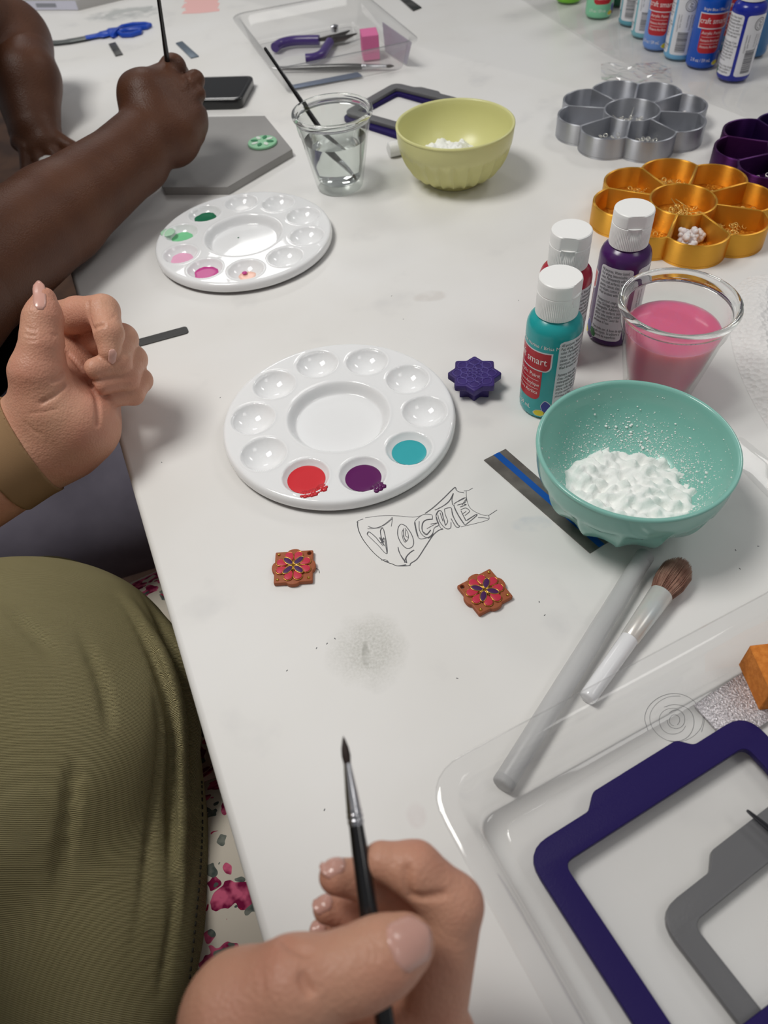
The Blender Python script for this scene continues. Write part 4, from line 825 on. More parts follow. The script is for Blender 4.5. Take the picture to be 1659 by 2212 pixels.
for k in range(8):
    a = k * math.pi / 4; L_ = np.array([(.45, 0), (.8, .25), (1.15, .2), (1.4, 0), (1.15, -.2), (.8, -.25)]) @ rotz(a)[:2, :2].T
    obj('leaf', plate([rounded(L_, .1, 3)], .3, .38, .02), mat('leaf_green', lin(44, 128, 84), .5) if k % 2 else mat('leaf_white', lin(222, 232, 222), .5), lt)
sc = thing('scissors', 'scissors with blue plastic handles and grey blades at far left', 'scissors', at(190, 82))
def s5(x, y, z=.35): return at(x / 5.027, y / 5.027, z) - at(190, 82)
BLUE = mat('scissor_blue', lin(22, 70, 178), .35)
obj('handle', tube([s5(*q) for q in ((1250, 340), (1330, 290), (1450, 265), (1580, 262), (1630, 272), (1590, 295), (1480, 310), (1330, 335))], .32, 10, True), BLUE, sc)
obj('handle', tube([s5(*q) for q in ((1290, 360), (1350, 335), (1450, 325), (1530, 325), (1520, 350), (1430, 378), (1330, 382))], .32, 10, True), BLUE, sc)
obj('handle', tube(smooth_path([s5(*q) for q in ((1290, 350), (1210, 352), (1100, 375), (930, 408))], 5), [1.9] * 3 + [1.7] * 4 + [1.2] * 4 + [.8] * 5, 12, flat=.25), BLUE, sc)
obj('blade', tube(smooth_path([s5(*q, .3) for q in ((960, 405), (800, 435), (640, 458), (490, 462), (300, 470))], 5), [.9] * 8 + [.8] * 8 + [.5] * 4 + [.2], 10, flat=.15), mat('blade_grey', lin(120, 124, 122), .35, .8), sc)
for lb, P in (('short black metal strip at far left, near the scissors', ((235, 97), (250, 93), (266, 119), (250, 123))), ('blue-grey metal strip beyond the phone', ((380, 95), (394, 91), (430, 123), (413, 127))), ('dark metal strip at the top edge, beyond the far tray', ((858, -6), (872, -10), (911, 18), (893, 25)))):
    Q = [at(*q)[:2] for q in P]; tag(obj('metal_strip', plate([[q - Q[0] for q in Q]], .004, .16, .03), mat('strip_blue', lin(96, 110, 124), .35, .5) if 'blue' in lb else mat('strip_dark', lin(46, 48, 46), .4, .5, col2=lin(80, 80, 78), nscale=60), loc=(Q[0][0], Q[0][1], 0)), lb, 'strip', 'metal strips')
q0, q1, q2 = at(58, 23), at(171, 23), at(262, 1); d1 = (q1 - q0)[:2]; Lb = np.linalg.norm(d1); d2 = (q2 - q1)[:2]
bx_ = thing('flat_box', 'flat grey box with a white label on its side at the top left', 'box', q0)
obj('box_body', plate([[V(0, 0), d1, d1 + d2 * 1.6, d2 * 1.6]], 0, 1.5, .05), mat('box_grey', lin(172, 170, 168), .5), bx_)
nb = V(d1[1], -d1[0]) / Lb * .03
obj('box_label', (np.array([(*(d1 * .02 + nb), .12), (*(d1 * .99 + nb), .12), (*(d1 * .99 + nb), 1.4), (*(d1 * .02 + nb), 1.4)]), [(0, 1, 2, 3)]), mat('label_lilac', lin(206, 206, 220), .4), bx_)
obj('label_print', (np.array([(*(d1 * .22 + nb * 2), .5), (*(d1 * .6 + nb * 2), .5), (*(d1 * .6 + nb * 2), 1.05), (*(d1 * .22 + nb * 2), 1.05)]), [(0, 1, 2, 3)]), mat('label_bar', lin(140, 142, 150), .5), bx_)
# inside the far tray
def s6(x, y, z): return at(560 + x / 4.366, 20 + y / 4.366, z)
pl = thing('pliers', 'small pliers with curved purple handles in the far clear tray', 'pliers', s6(720, 265, .24)); o0 = s6(720, 265, .24)
PH_ = mat('plier_purple', lin(72, 54, 116), .3)
obj('handle', tube(smooth_path([s6(*q, .9) - o0 for q in ((145, 362), (200, 325), (300, 300), (420, 292), (565, 290))], 6), .62, 14), PH_, pl, angle=60)
obj('handle', tube(smooth_path([s6(*q, .9) - o0 for q in ((440, 466), (520, 458), (590, 425), (630, 365), (665, 310))], 6), .6, 14), PH_, pl, angle=60)
JS = mat('jaw_steel', lin(92, 88, 86), .3, .9)
obj('jaw', tube([s6(*q, .8) - o0 for q in ((560, 288), (660, 272), (740, 262), (850, 202))], [.3, .5, .6, .12], 10, flat=.7), JS, pl); obj('jaw', tube([s6(*q, .8) - o0 for q in ((650, 320), (700, 285), (790, 275), (920, 230))], [.4, .6, .5, .12], 10, flat=.7), JS, pl)
obj('pivot', move(lathe([(0, .8), (.5, .8), (.55, 1.5), (.3, 1.6), (0, 1.6)], 20), s6(720, 268, 0) - V(o0[0], o0[1], .24)), STEEL, pl)
k0, k1 = s6(985, 488, .24), s6(1140, 470, .24); d1 = (k1 - k0)[:2]; L = np.linalg.norm(d1); d1 /= L; d2 = V(-d1[1], d1[0]); c = k0[:2] + d1 * L / 2 + d2 * 1.5
tag(obj('pink_block', rbox(L, 3.0, 2.9, .06, 1), mat('pink_sponge', lin(216, 112, 160), .8, bump=(700, .3)), loc=(c[0], c[1], .235), rz=math.atan2(d1[1], d1[0])), 'pink sponge block standing in the far clear tray', 'sponge')
Q = [s6(1195, 395, .3), s6(1392, 518, .3), s6(1440, 312, 3.3), s6(1168, 122, 3.6)]; nq = np.cross(Q[1] - Q[0], Q[3] - Q[0]); nq = nq / np.linalg.norm(nq) * .12
v = np.array(Q + [q + nq for q in Q]); tag(obj('plastic_card', (v, [(0, 1, 2, 3), (7, 6, 5, 4), (0, 4, 5, 1), (1, 5, 6, 2), (2, 6, 7, 3), (3, 7, 4, 0)]), thin_clear('lilac_card', haze=.75, hazecol=lin(206, 202, 214)), at_world=(*Q[0][:2], .25), angle=0), 'pale lilac plastic card leaning beside the pink block', 'card')
brush('paintbrush', 'dark green-black paintbrush lying in the front of the far tray', s6(170, 560, .55), s6(1275, 535, .55), .42, 3.2, 1.0, print_=False)
P = [s6(*q, .3)[:2] for q in ((300, 750), (975, 630), (925, 592), (270, 722))]; tag(obj('clay_slicer', plate([[q - P[0] for q in P]], .0, .08, .01), mat('blade_blue', lin(96, 112, 140), .35, .5), loc=(P[0][0], P[0][1], .24)), 'blue-grey clay blade lying along the front of the far tray', 'blade')

# ================================================================== people
def skin(name, c, c2, sss=.12):
    m = mat(name, c, .46, sss=sss, spec=.4, col2=c2, nscale=28, ramp=(.35, .72)); nt = m.node_tree; b = nt.nodes['Principled BSDF']
    tc = nt.nodes.new('ShaderNodeTexCoord'); n1_ = nt.nodes.new('ShaderNodeTexNoise'); n1_.inputs['Scale'].default_value = 260; n1_.inputs['Detail'].default_value = 5
    vo = nt.nodes.new('ShaderNodeTexVoronoi'); vo.inputs['Scale'].default_value = 700; mx = nt.nodes.new('ShaderNodeMath'); mx.operation = 'ADD'
    bp = nt.nodes.new('ShaderNodeBump'); bp.inputs['Strength'].default_value = .35; bp.inputs['Distance'].default_value = .0006
    nt.links.new(tc.outputs['Object'], n1_.inputs['Vector']); nt.links.new(tc.outputs['Object'], vo.inputs['Vector']); nt.links.new(n1_.outputs[0], mx.inputs[0]); nt.links.new(vo.outputs['Distance'], mx.inputs[1])
    nt.links.new(mx.outputs[0], bp.inputs['Height']); nt.links.new(bp.outputs[0], b.inputs['Normal']); return m
SKIN_L = skin('skin_light', lin(206, 156, 130), lin(198, 138, 116)); SKIN_D = skin('skin_dark', lin(94, 58, 38), lin(82, 48, 31), .05)
NAIL_L = mat('nail_light', lin(216, 164, 150), .22, sss=.1, coat=.3); NAIL_T = mat('nail_tip', lin(232, 214, 190), .25)
def cut(t, f): return ('F', lambda P: np.maximum(sdf(t, P), f(P)))
def head_tree(c, fw, s=1.0):
    c = np.asarray(c, float); f = fw / np.linalg.norm(fw); up = V(0, 0, 1) - f * f[2]; up /= np.linalg.norm(up); r = np.cross(f, up); M = np.stack([r, f, up], 1)
    L = lambda x, y, z: c + (r * x + f * y + up * z) * s
    base = U(2.0 * s, E(c, V(7.4, 9.3, 9.5) * s, M), E(L(0, 2.2, -5.5), V(5.6, 6.2, 6.2) * s, M), C(L(0, 8.6, -9.2), L(0, 7.6, -9.0), 1.7 * s, 1.7 * s))
    base = S(1.2 * s, base, [E(L(x, 9.4, -.6), V(1.9, 1.6, 1.3) * s, M) for x in (-3.2, 3.2)])
    base = U(.8 * s, base, C(L(0, 8.9, .2), L(0, 10.9, -3.2), .7 * s, 1.05 * s), C(L(-1.0, 10.0, -3.5), L(1.0, 10.0, -3.5), .75 * s, .75 * s), C(L(-2, 8.6, -6.0), L(2, 8.6, -6.0), .6 * s, .6 * s), C(L(-1.6, 8.6, -6.9), L(1.6, 8.6, -6.9), .65 * s, .65 * s),
             *[E(L(x, 8.1, -.6), V(1.45, 1.3, 1.2) * s, M) for x in (-3.2, 3.2)], *[E(L(x, -.4, -1.5), V(.8, 1.8, 3.0) * s, M) for x in (-7.6, 7.6)])
    return S(.15 * s, base, [C(L(-2.1, 9.4, -6.45), L(2.1, 9.4, -6.45), .12 * s, .12 * s)]), L
def thicker(t, k):                     # every limb segment and blend k times as thick
    if t[0] == 'C': return ('C', t[1], t[2], t[3] * k, t[4] * k)
    if t[0] == 'U': return ('U', t[1] * k, [thicker(c, k) for c in t[2]])
def sitter(t, label, skinm, arms, shirt_m, trouser_m, hair_m, shirt_tree=None, head_at=None, head_dir=None, curly=False, knees=(9.5, -9.5), lean=0, hip=0, thick=1.0):
    q = lambda n_, u_, z_: edge(t + u_, n_, z_); M = np.stack([EN, ED, V(0, 0, 1)], 1); base = q(-17, 0, -TABLE_Z * 100)
    root = thing('person', label, 'person', base)
    def add(name, tree, lo, hi, h, m, extra=None):
        g = surface(tree, lo, hi, h)
        if extra: g = join(g, *extra)
        return obj(name, (g[0] - base, g[1]), m, root, angle=180)
    hc_ = q(-12, 0, 50) if head_at is None else np.asarray(head_at, float); fw = (EN * 1 + V(0, 0, -.55)) if head_dir is None else head_dir
    ht, HL = head_tree(hc_, fw); nb_ = q(-16 - lean, 0, 33)
    core = [ht, C(nb_, HL(0, -2.5, -6), 5.6, 5.2), C(q(-15 - lean, -15, 28), q(-15 - lean, 15, 28), 5, 5), E(q(-17 - lean * .8, 0, 12), V(9, 14, 20), M)]
    ex = []; ups = []
    for a in arms:
        ups += [C(a['sh'], a['el'], 5.2, a['rel'] * 1.08)]; ex.append(a['geo'])
        core += [C(a['sh'], a['el'], 5.0, a['rel']), C(a['el'], a['mid'], a['rel'], a['rmid'])]
    ct = U(1.5, *core); allp = [hc_ + V(14, 14, 14), hc_ - V(14, 14, 14), q(-30, -22, -10), q(0, 22, -10)] + [a[k] for a in arms for k in ('el', 'mid', 'sh')]
    lo, hi = np.min(allp, 0) - 8, np.max(allp, 0) + 8
    add('body', ct, lo, hi, .55, skinm, ex)
    st_t = shirt_tree or U(4, E(q(-16, 0, 4), V(12, 17, 22), M), C(q(-15, -15, 27.5), q(-15, 15, 27.5), 6, 6), *[C(a['sh'] + V(0, 0, .3), a['sh'] * .5 + a['el'] * .5, 6.4, 6.2) for a in arms])
    if shirt_tree is None:
        st_t = cut(st_t, lambda P: np.maximum(-14 - P[:, 2], 5.6 - np.linalg.norm(P - q(-14, 0, 36), axis=1)))
        add('shirt', st_t, q(-17, 0, 5) - 36, q(-17, 0, 5) + 36, .6, shirt_m)
    tr = U(2.5, E(q(-20, hip, -20), V(13, 18, 10), M), *[x for s, kn in ((1, knees[0]), (-1, knees[1])) for x in (C(q(-18, hip + 8.5 * s, -19), q(26, kn, -17.5), 9.2 * thick, 7.4 * thick), C(q(26, kn, -18), q(24, kn, -66), 6.8, 5))])
    add('trousers', tr, q(3, 0, -43) - V(50, 50, 32), q(3, 0, -43) + V(50, 50, 42), .8, trouser_m)
    for s in (0, 1):
        sh = U(1.5, E(q(27, knees[s], -72.4), V(10, 4.4, 2.6), M), E(q(22, knees[s], -70), V(5, 4, 5), M)); sh = cut(sh, lambda P: -74.9 - P[:, 2])
        add('shoe', sh, q(26, knees[s], -70) - 13, q(26, knees[s], -70) + 13, .5, mat('shoe_dark', lin(36, 34, 36), .5))
    f = fw / np.linalg.norm(fw); up = V(0, 0, 1) - f * f[2]; up /= np.linalg.norm(up); r = np.cross(f, up); HM = np.stack([r, f, up], 1)
    hr = U(1.5, E(HL(0, -1.2, 1.6), V(8.4, 9.9, 9.8), HM), *[C(HL(x, -3, -2), HL(x * .9, -5, -13), 3.0, 2.2) for x in (-6, -2, 2, 6)])
    hr = S(1.0, hr, [E(HL(0, 9.5, -4.2), V(6.3, 8.5, 8.4), HM)])
    if curly:
        b0 = hr; hr = ('F', lambda P: sdf(b0, P) + .45 * np.sin(P[:, 0] * 2.1) * np.sin(P[:, 1] * 2.3 + 1) * np.sin(P[:, 2] * 2.0))
    add('hair', hr, hc_ - 18, hc_ + 16, .5, hair_m)
    return root, base
# ---- near sitter: right hand holding the brush
def c4(x, y, d): return deep(360 + x / 2.242, 1560 + y / 2.242, d)
r_wr = c4(650, 1950, 23.4); r_el = V(-16, -18, 6.); r_sh = edge(16 - 17, -27, 27)
thumb = U(.5, *chain([c4(380, 1430, 21.9), c4(620, 1292, 21.6), c4(930, 1196, 21.7), c4(1060, 1130, 21.8), c4(1165, 1072, 22.1)], [1.75, 1.32, 1.06, 1.0, .80]))
index = U(.25, *chain([c4(1270, 1560, 24.6), c4(1385, 885, 24.4)], [1.08, .98]), *chain([c4(1385, 885, 24.4), c4(1200, 712, 24.3)], [.95, .86]), *chain([c4(1200, 712, 24.3), c4(1040, 672, 24.35)], [.84, .62]))
middle = U(.25, *chain([c4(1150, 1560, 26.2), c4(1190, 870, 26.2)], [1.05, .86]), *chain([c4(1190, 870, 26.2), c4(990, 768, 25.4)], [.84, .76]), *chain([c4(990, 768, 25.4), c4(822, 748, 25.0)], [.74, .58]))
ring = U(.25, *chain([c4(1020, 1600, 27.6), c4(1110, 960, 27.2)], [1.0, .8]), *chain([c4(1110, 960, 27.2), c4(930, 922, 26.6)], [.78, .68]), *chain([c4(930, 922, 26.6), c4(778, 905, 26.2)], [.66, .5]))
pinky = U(.2, *chain([c4(900, 1620, 28.6), c4(990, 1040, 28.0)], [.9, .66]), *chain([c4(990, 1040, 28.0), c4(860, 1000, 27.6)], [.62, .54]), *chain([c4(860, 1000, 27.6), c4(745, 1008, 27.2)], [.52, .40]))
palm = U(1.2, C(c4(1270, 1560, 24.6), c4(760, 1900, 24.0), 1.5, 1.9), C(c4(1130, 1580, 26.2), c4(800, 1950, 25.0), 1.4, 1.8), C(c4(1000, 1620, 27.4), c4(760, 1950, 25.6), 1.3, 1.7), C(c4(400, 1470, 22.2), r_wr, 1.9, 2.5), C(r_wr, r_wr * .55 + r_el * .45, 2.55, 3.3))
rh = U(.16, U(.35, palm, index), U(.35, palm, middle), ring, pinky); rh = U(.30, U(.7, palm, thumb), rh)
def creases(tree, conv, lines, r=.035, k=.12):
    ch = []
    for L in lines:
        c_, ok_ = on_body(tree, smooth_path(np.array([conv(*q) for q in L], float), 5)); c_ = c_[ok_]
        if len(c_) > 2 and np.linalg.norm(np.diff(c_, axis=0), axis=1).max() < .6: ch += chain(c_, [r] * len(c_))
    return S(k, tree, ch) if ch else tree
p4 = lambda x, y: (360 + x / 2.242, 1560 + y / 2.242); p3 = lambda x, y: (x / 4.879, 590 + y / 4.879)
rh = creases(rh, p4, [[(1165, 700), (1160, 790), (1185, 850)], [(1185, 852), (1260, 848), (1350, 835)], [(575, 1052), (620, 1090), (690, 1120)], [(655, 1230), (670, 1270), (700, 1310)]], .05, .2)
rh = creases(rh, p4, [[(925, 1060), (945, 1120), (940, 1190)], [(965, 1050), (985, 1110), (980, 1180)], [(1000, 1045), (1020, 1100), (1015, 1160)], [(1085, 585), (1100, 640), (1095, 700)], [(440, 1180), (470, 1240), (460, 1310)]], .02, .08)
pts = [c4(700, 700, 24), c4(1500, 800, 24), c4(700, 1000, 29), r_wr, c4(100, 1300, 21), c4(1000, 1000, 20), r_wr * .7 + r_el * .3]
g_r = surface(rh, np.min(pts, 0) - 3.2, np.max(pts, 0) + 3.2, .115)
# ---- near sitter: left hand, thumb up, fingers curled
LK = 1.16                              # size of this hand against the first estimate
def c3(x, y, d): return deep(x / 4.879, 590 + y / 4.879, d * LK)
l_wr = c3(560, 1690, 45.2); dl = deep(-40, 1022, 44.6 * LK) - l_wr; l_el = l_wr + dl / np.linalg.norm(dl) * 24 * LK; l_sh = edge(16 + 16, -28, 27)
lthumb = U(.5, *chain([c3(520, 1400, 43.4), c3(405, 1050, 42.4), c3(440, 760, 42.0), c3(438, 600, 42.0), c3(455, 455, 42.0), c3(472, 265, 42.0)], [1.9, 1.5, 1.1, .97, .97, .60]))
lindex = U(.25, *chain([c3(520, 520, 47.2), c3(820, 440, 45.4), c3(1085, 402, 44.4)], [1.15, 1.06, .96]), *chain([c3(1085, 402, 44.4), c3(1150, 640, 43.4)], [.94, .82]), *chain([c3(1150, 640, 43.4), c3(1155, 835, 43.3)], [.81, .62]))
lmiddle = U(.25, *chain([c3(760, 700, 48.6), c3(1285, 700, 45.4)], [1.15, .95]), *chain([c3(1285, 700, 45.4), c3(1235, 940, 44.0)], [.90, .80]), *chain([c3(1235, 940, 44.0), c3(1000, 1008, 43.2)], [.78, .62]))
lring = U(.25, *chain([c3(900, 930, 49.2), c3(1395, 910, 46.0)], [1.1, .88]), *chain([c3(1395, 910, 46.0), c3(1330, 1110, 44.7)], [.84, .76]), *chain([c3(1330, 1110, 44.7), c3(1080, 1178, 43.7)], [.73, .58]))
lpinky = U(.2, *chain([c3(1010, 1180, 49.4), c3(1480, 1130, 46.4)], [1.0, .74]), *chain([c3(1480, 1130, 46.4), c3(1410, 1285, 45.3)], [.70, .6]), *chain([c3(1410, 1285, 45.3), c3(1185, 1335, 44.4)], [.58, .44]))
lpalm = U(1.0, C(c3(560, 620, 47.6), c3(600, 1500, 45.4), 1.5, 2.1), C(c3(800, 850, 48.4), c3(760, 1600, 45.2), 1.5, 2.1), C(c3(1010, 1200, 48.6), c3(900, 1620, 44.8), 1.4, 1.9), C(c3(480, 1380, 43.6), c3(820, 1560, 43.9), 1.85, 1.6), C(c3(700, 1560, 44.8), l_wr, 2.3, 2.65), C(l_wr, l_wr * .5 + l_el * .5, 2.75, 3.6))
lh = U(.06, U(.3, lpalm, lindex), lmiddle, lring, lpinky); lh = U(.4, U(.8, lpalm, lthumb), lh)
lh = thicker(lh, LK)
lh = creases(lh, p3, [[(925, 300), (930, 420), (960, 540), (985, 590)], [(985, 590), (1030, 555), (1080, 545)], [(670, 1060), (620, 1110), (540, 1140)], [(690, 1180), (640, 1230), (540, 1310), (430, 1370)]], .05, .22)
lh = creases(lh, p3, [[(268, 560), (320, 585), (390, 605)], [(262, 640), (320, 658), (385, 660)], [(256, 700), (330, 712), (400, 705)], [(545, 640), (585, 655), (610, 645)], [(300, 1480), (450, 1465), (600, 1430)], [(260, 1560), (330, 1640), (420, 1700)], [(1220, 420), (1190, 470), (1150, 490)]], .025, .10)
_c, _ok = on_body(lh, smooth_path(np.array([(x / 4.879, 590 + y / 4.879) for x, y in ((690, 820), (800, 930), (930, 1120), (1010, 1290), (1035, 1450), (1025, 1600))]), 4)); lh = S(.25, lh, chain(_c[_ok], [.10] * int(_ok.sum())))
pts = [c3(430, 150, 42), c3(1600, 1100, 47), c3(560, 600, 49), c3(1000, 1250, 50), c3(100, 1000, 41)]; pts = pts + [l_wr, l_wr * .6 + l_el * .4]
g_l = surface(lh, np.min(pts, 0) - 3.6, np.max(pts, 0) + 3.6, .135)
# ---- her shirt: belly and chest with long pleats
NT = 16.0; qn = lambda n_, u_, z_: edge(NT + u_, n_, z_); M3 = np.stack([EN, ED, V(0, 0, 1)], 1)
shirt0 = U(3.0, E(qn(-14.0, 3.46, -5.3), V(13.63, 12.0, 8.3), M3), E(qn(-10.65, 1.07, -10), V(8.93, 19.05, 5.5), M3), E(qn(-25, 0, 14), V(10.0, 15, 16), M3), C(qn(-28, -14, 27), qn(-28, 14, 27), 6.0, 6.0), C(r_sh, r_sh * .5 + r_el * .5, 6.6, 6.4), C(l_sh, l_sh * .5 + l_el * .5, 6.6, 6.4))
def s3(L, n=6): return smooth_path(np.array([(x / 2.025, 1120 + y / 2.025) for x, y in L], float), n)
pleats = [([(560, 270), (640, 360), (710, 500), (770, 650), (805, 850), (822, 1050), (818, 1180)], .28, .35), ([(778, 1480), (765, 1700), (722, 1950), (668, 2200)], .18, .3), ([(480, 300), (580, 440), (660, 600), (722, 760), (748, 950), (762, 1150), (755, 1400), (742, 1600), (715, 1850)], .26, .35),
          ([(640, 660), (690, 800), (702, 1000), (685, 1200), (650, 1500), (600, 1800), (500, 2200)], .20, .3), ([(300, 420), (430, 650), (462, 800), (490, 980)], .14, .5), ([(0, 380), (150, 500), (260, 640)], .03, .7), ([(330, 1000), (300, 1300), (240, 1700)], .04, .8)]
shirt1 = shirt0; cuts = []; adds = []
def runs(P):                           # break a line of surface points where it jumps in depth
    out, cur = [], [P[0]]
    for a, b in zip(P, P[1:]):
        if np.linalg.norm(b - a) > 2.5: out.append(cur); cur = []
        cur.append(b)
    return [np.array(c) for c in out + [cur] if len(c) > .3 * len(P)]
for L, r_, k_ in pleats:
    px = s3(L)
    for dx, kind in ((0, 'cut'), (15, 'add')):
        if kind == 'add' and r_ < .24: continue
        hp, ok = on_body(shirt0, px + V(dx, 0))
        if ok.sum() < 10: continue
        for hp in runs(hp[ok]):
            kx = np.ones(13) / 13; hp = np.stack([np.convolve(np.r_[[hp[0, i]] * 6, hp[:, i], [hp[-1, i]] * 6], kx, 'valid') for i in range(3)], 1)[::2]
            for _ in range(4): hp = hp - grad(shirt0, hp) * np.clip(sdf(shirt0, hp), -.8, .8)[:, None]
            nr = grad(shirt0, hp); n_ = len(hp); w = np.clip(np.minimum(np.arange(n_), np.arange(n_)[::-1]) / (.3 * n_), 0, 1); w = w * w * (3 - 2 * w)
            if kind == 'cut': cuts.append((chain(hp + nr * (.25 * (1 - w))[:, None], list(r_ * (.3 + .7 * w))), k_))
            else: adds += chain(hp - nr * (.04 + .60 * (1 - w))[:, None], list(.44 * (.8 + .2 * w)))
if adds: shirt1 = U(.7, shirt1, *adds)
for c_, k_ in cuts: shirt1 = S(k_, shirt1, c_)
shirt1 = cut(shirt1, lambda P: np.maximum(-14.2 - P[:, 2], 6.0 - np.linalg.norm(P - qn(-27, 0, 36), axis=1)))
def shirt_mat():
    m = mat('olive_knit', lin(178, 167, 124), .85, spec=.15, col2=lin(171, 160, 117), nscale=14); nt = m.node_tree; b = nt.nodes['Principled BSDF']
    tc = nt.nodes.new('ShaderNodeTexCoord'); mp = nt.nodes.new('ShaderNodeMapping'); mp.inputs['Rotation'].default_value = (0, .25, -.12)
    w = nt.nodes.new('ShaderNodeTexWave'); w.bands_direction = 'Y'; w.inputs['Scale'].default_value = 430; w.inputs['Distortion'].default_value = 1.0; w.inputs['Detail Scale'].default_value = .4; w.inputs['Detail'].default_value = 1
    bp = nt.nodes.new('ShaderNodeBump'); bp.inputs['Strength'].default_value = .9; bp.inputs['Distance'].default_value = .0016
    nt.links.new(tc.outputs['Object'], mp.inputs[0]); nt.links.new(mp.outputs[0], w.inputs['Vector']); nt.links.new(w.outputs['Fac'], bp.inputs['Height']); nt.links.new(bp.outputs[0], b.inputs['Normal']); return m
def floral_mat():
    m = bpy.data.materials.new('floral_cotton'); m.use_nodes = True; nt = m.node_tree; b = nt.nodes['Principled BSDF']; b.inputs['Roughness'].default_value = .85; b.inputs['Specular IOR Level'].default_value = .1; L = nt.links.new
    tc = nt.nodes.new('ShaderNodeTexCoord'); nz = nt.nodes.new('ShaderNodeTexNoise'); nz.inputs['Scale'].default_value = 60; L(tc.outputs['Object'], nz.inputs['Vector'])
    mxv = nt.nodes.new('ShaderNodeMixRGB'); mxv.blend_type = 'ADD'; mxv.inputs[0].default_value = .035; L(tc.outputs['Object'], mxv.inputs[1]); L(nz.outputs['Color'], mxv.inputs[2])
    col = None
    for sc_, th, c_in, c_out, ra in ((44, .44, lin(118, 22, 62), lin(206, 96, 128), .8), (80, .36, lin(74, 84, 80), lin(120, 124, 116), .42), (160, .25, lin(150, 30, 66), lin(176, 52, 86), .22)):
        v_ = nt.nodes.new('ShaderNodeTexVoronoi'); v_.inputs['Scale'].default_value = sc_; v_.inputs['Randomness'].default_value = 1; L(mxv.outputs[0], v_.inputs['Vector'])
        sel = nt.nodes.new('ShaderNodeSeparateColor'); L(v_.outputs['Color'], sel.inputs[0]); g = nt.nodes.new('ShaderNodeMath'); g.operation = 'LESS_THAN'; L(sel.outputs[0], g.inputs[0]); g.inputs[1].default_value = ra
        k = nt.nodes.new('ShaderNodeMath'); k.operation = 'LESS_THAN'; L(v_.outputs['Distance'], k.inputs[0]); k.inputs[1].default_value = th; mm = nt.nodes.new('ShaderNodeMath'); mm.operation = 'MULTIPLY'; L(g.outputs[0], mm.inputs[0]); L(k.outputs[0], mm.inputs[1])
        n2_ = nt.nodes.new('ShaderNodeTexNoise'); n2_.inputs['Scale'].default_value = 120; L(tc.outputs['Object'], n2_.inputs['Vector']); rp = nt.nodes.new('ShaderNodeValToRGB'); rp.color_ramp.elements[0].color = c_in; rp.color_ramp.elements[1].color = c_out; rp.color_ramp.elements[0].position = .42; rp.color_ramp.elements[1].position = .6; L(n2_.outputs[0], rp.inputs[0])
        mx = nt.nodes.new('ShaderNodeMixRGB'); L(mm.outputs[0], mx.inputs[0])
        if col is None: mx.inputs[1].default_value = lin(204, 196, 182)
        else: L(col, mx.inputs[1])
        L(rp.outputs[0], mx.inputs[2]); col = mx.outputs[0]
    L(col, b.inputs['Base Color']); return m
near, nbase = sitter(NT, 'person in olive ribbed shirt and floral trousers painting with a fine brush', SKIN_L,
    [dict(sh=r_sh, el=r_el, mid=r_wr * .62 + r_el * .38, rel=4.1, rmid=3.15, geo=g_r), dict(sh=l_sh, el=l_el, mid=l_wr * .6 + l_el * .4, rel=4.7, rmid=3.95, geo=g_l)], None, floral_mat(), mat('hair_brown', lin(70, 48, 34), .6), shirt_tree=shirt1, head_at=qn(-22, -1, 57), lean=13, knees=(14.5, -10))
g = surface(shirt1, qn(-22, 0, 8) - V(34, 36, 24), qn(-22, 0, 8) + V(34, 36, 30), .3)
so = obj('shirt', (g[0] - nbase, g[1]), shirt_mat(), near, angle=180)
px = s3([(892, 1150), (895, 1350), (885, 1550), (862, 1800), (835, 2050)], 14); hp, ok = on_body(shirt1, px - V(5, 0)); hp = hp[ok]; st_ = []
for i in range(0, len(hp) - 1, 2): st_.append(tube([hp[i], hp[i + 1]], .07, 5))
if st_: v, f = join(*st_); obj('hem_stitching', (v - nbase, f), mat('thread_dark', lin(36, 32, 22), .8), so, angle=180)
# wristband on the left wrist
axb = l_el - l_wr; axb = axb / np.linalg.norm(axb); cbnd = deep(38, 985, 44.8 * LK)
band = ('F', lambda P: np.maximum(sdf(lh, P) - .14, np.abs((P - cbnd) @ axb - .1 * np.sin((P[:, 0] + P[:, 2]) * .5)) - 1.35))
g = surface(band, cbnd - 6, cbnd + 6, .14)
wb = mat('elastic_tan', lin(150, 120, 88), .8, spec=.15); nt = wb.node_tree; w = nt.nodes.new('ShaderNodeTexChecker'); w.inputs['Scale'].default_value = 900; tc = nt.nodes.new('ShaderNodeTexCoord'); bp = nt.nodes.new('ShaderNodeBump'); bp.inputs['Strength'].default_value = .3; bp.inputs['Distance'].default_value = .0005
nt.links.new(tc.outputs['Object'], w.inputs['Vector']); nt.links.new(w.outputs['Fac'], bp.inputs['Height']); nt.links.new(bp.outputs[0], nt.nodes['Principled BSDF'].inputs['Normal'])
obj('wristband', (g[0] - nbase, g[1]), wb, near, angle=180, label='tan elastic wristband')
def add_nail(tree, conv, b_, t_, w_, over, curve=.5, lift=.035, m=NAIL_L, d=(24, 24)):
    P, ok = on_body(tree, [conv(*b_), conv(*t_)]); 
    if not ok.all(): return
    v, f = nail(tree, P[0], P[1], w_, lift=lift, over=over, curve=curve); obj('fingernail', (v - nbase, f), m, near, angle=180)
add_nail(rh, p4, (1090, 1115), (1268, 1010), 1.30, .02)
add_nail(middle, p4, (862, 672), (768, 700), .8, .28); add_nail(ring, p4, (800, 858), (728, 886), .62, .30); add_nail(pinky, p4, (770, 990), (714, 1003), .5, .3)
add_nail(lh, p3, (425, 385), (412, 200), .78, .66); add_nail(lh, p3, (1188, 800), (1180, 915), .52, .35)
a_, t_ = c4(985, 960, 23.45), c4(855, 65, 25.5); dd = (a_ - t_) / np.linalg.norm(a_ - t_)
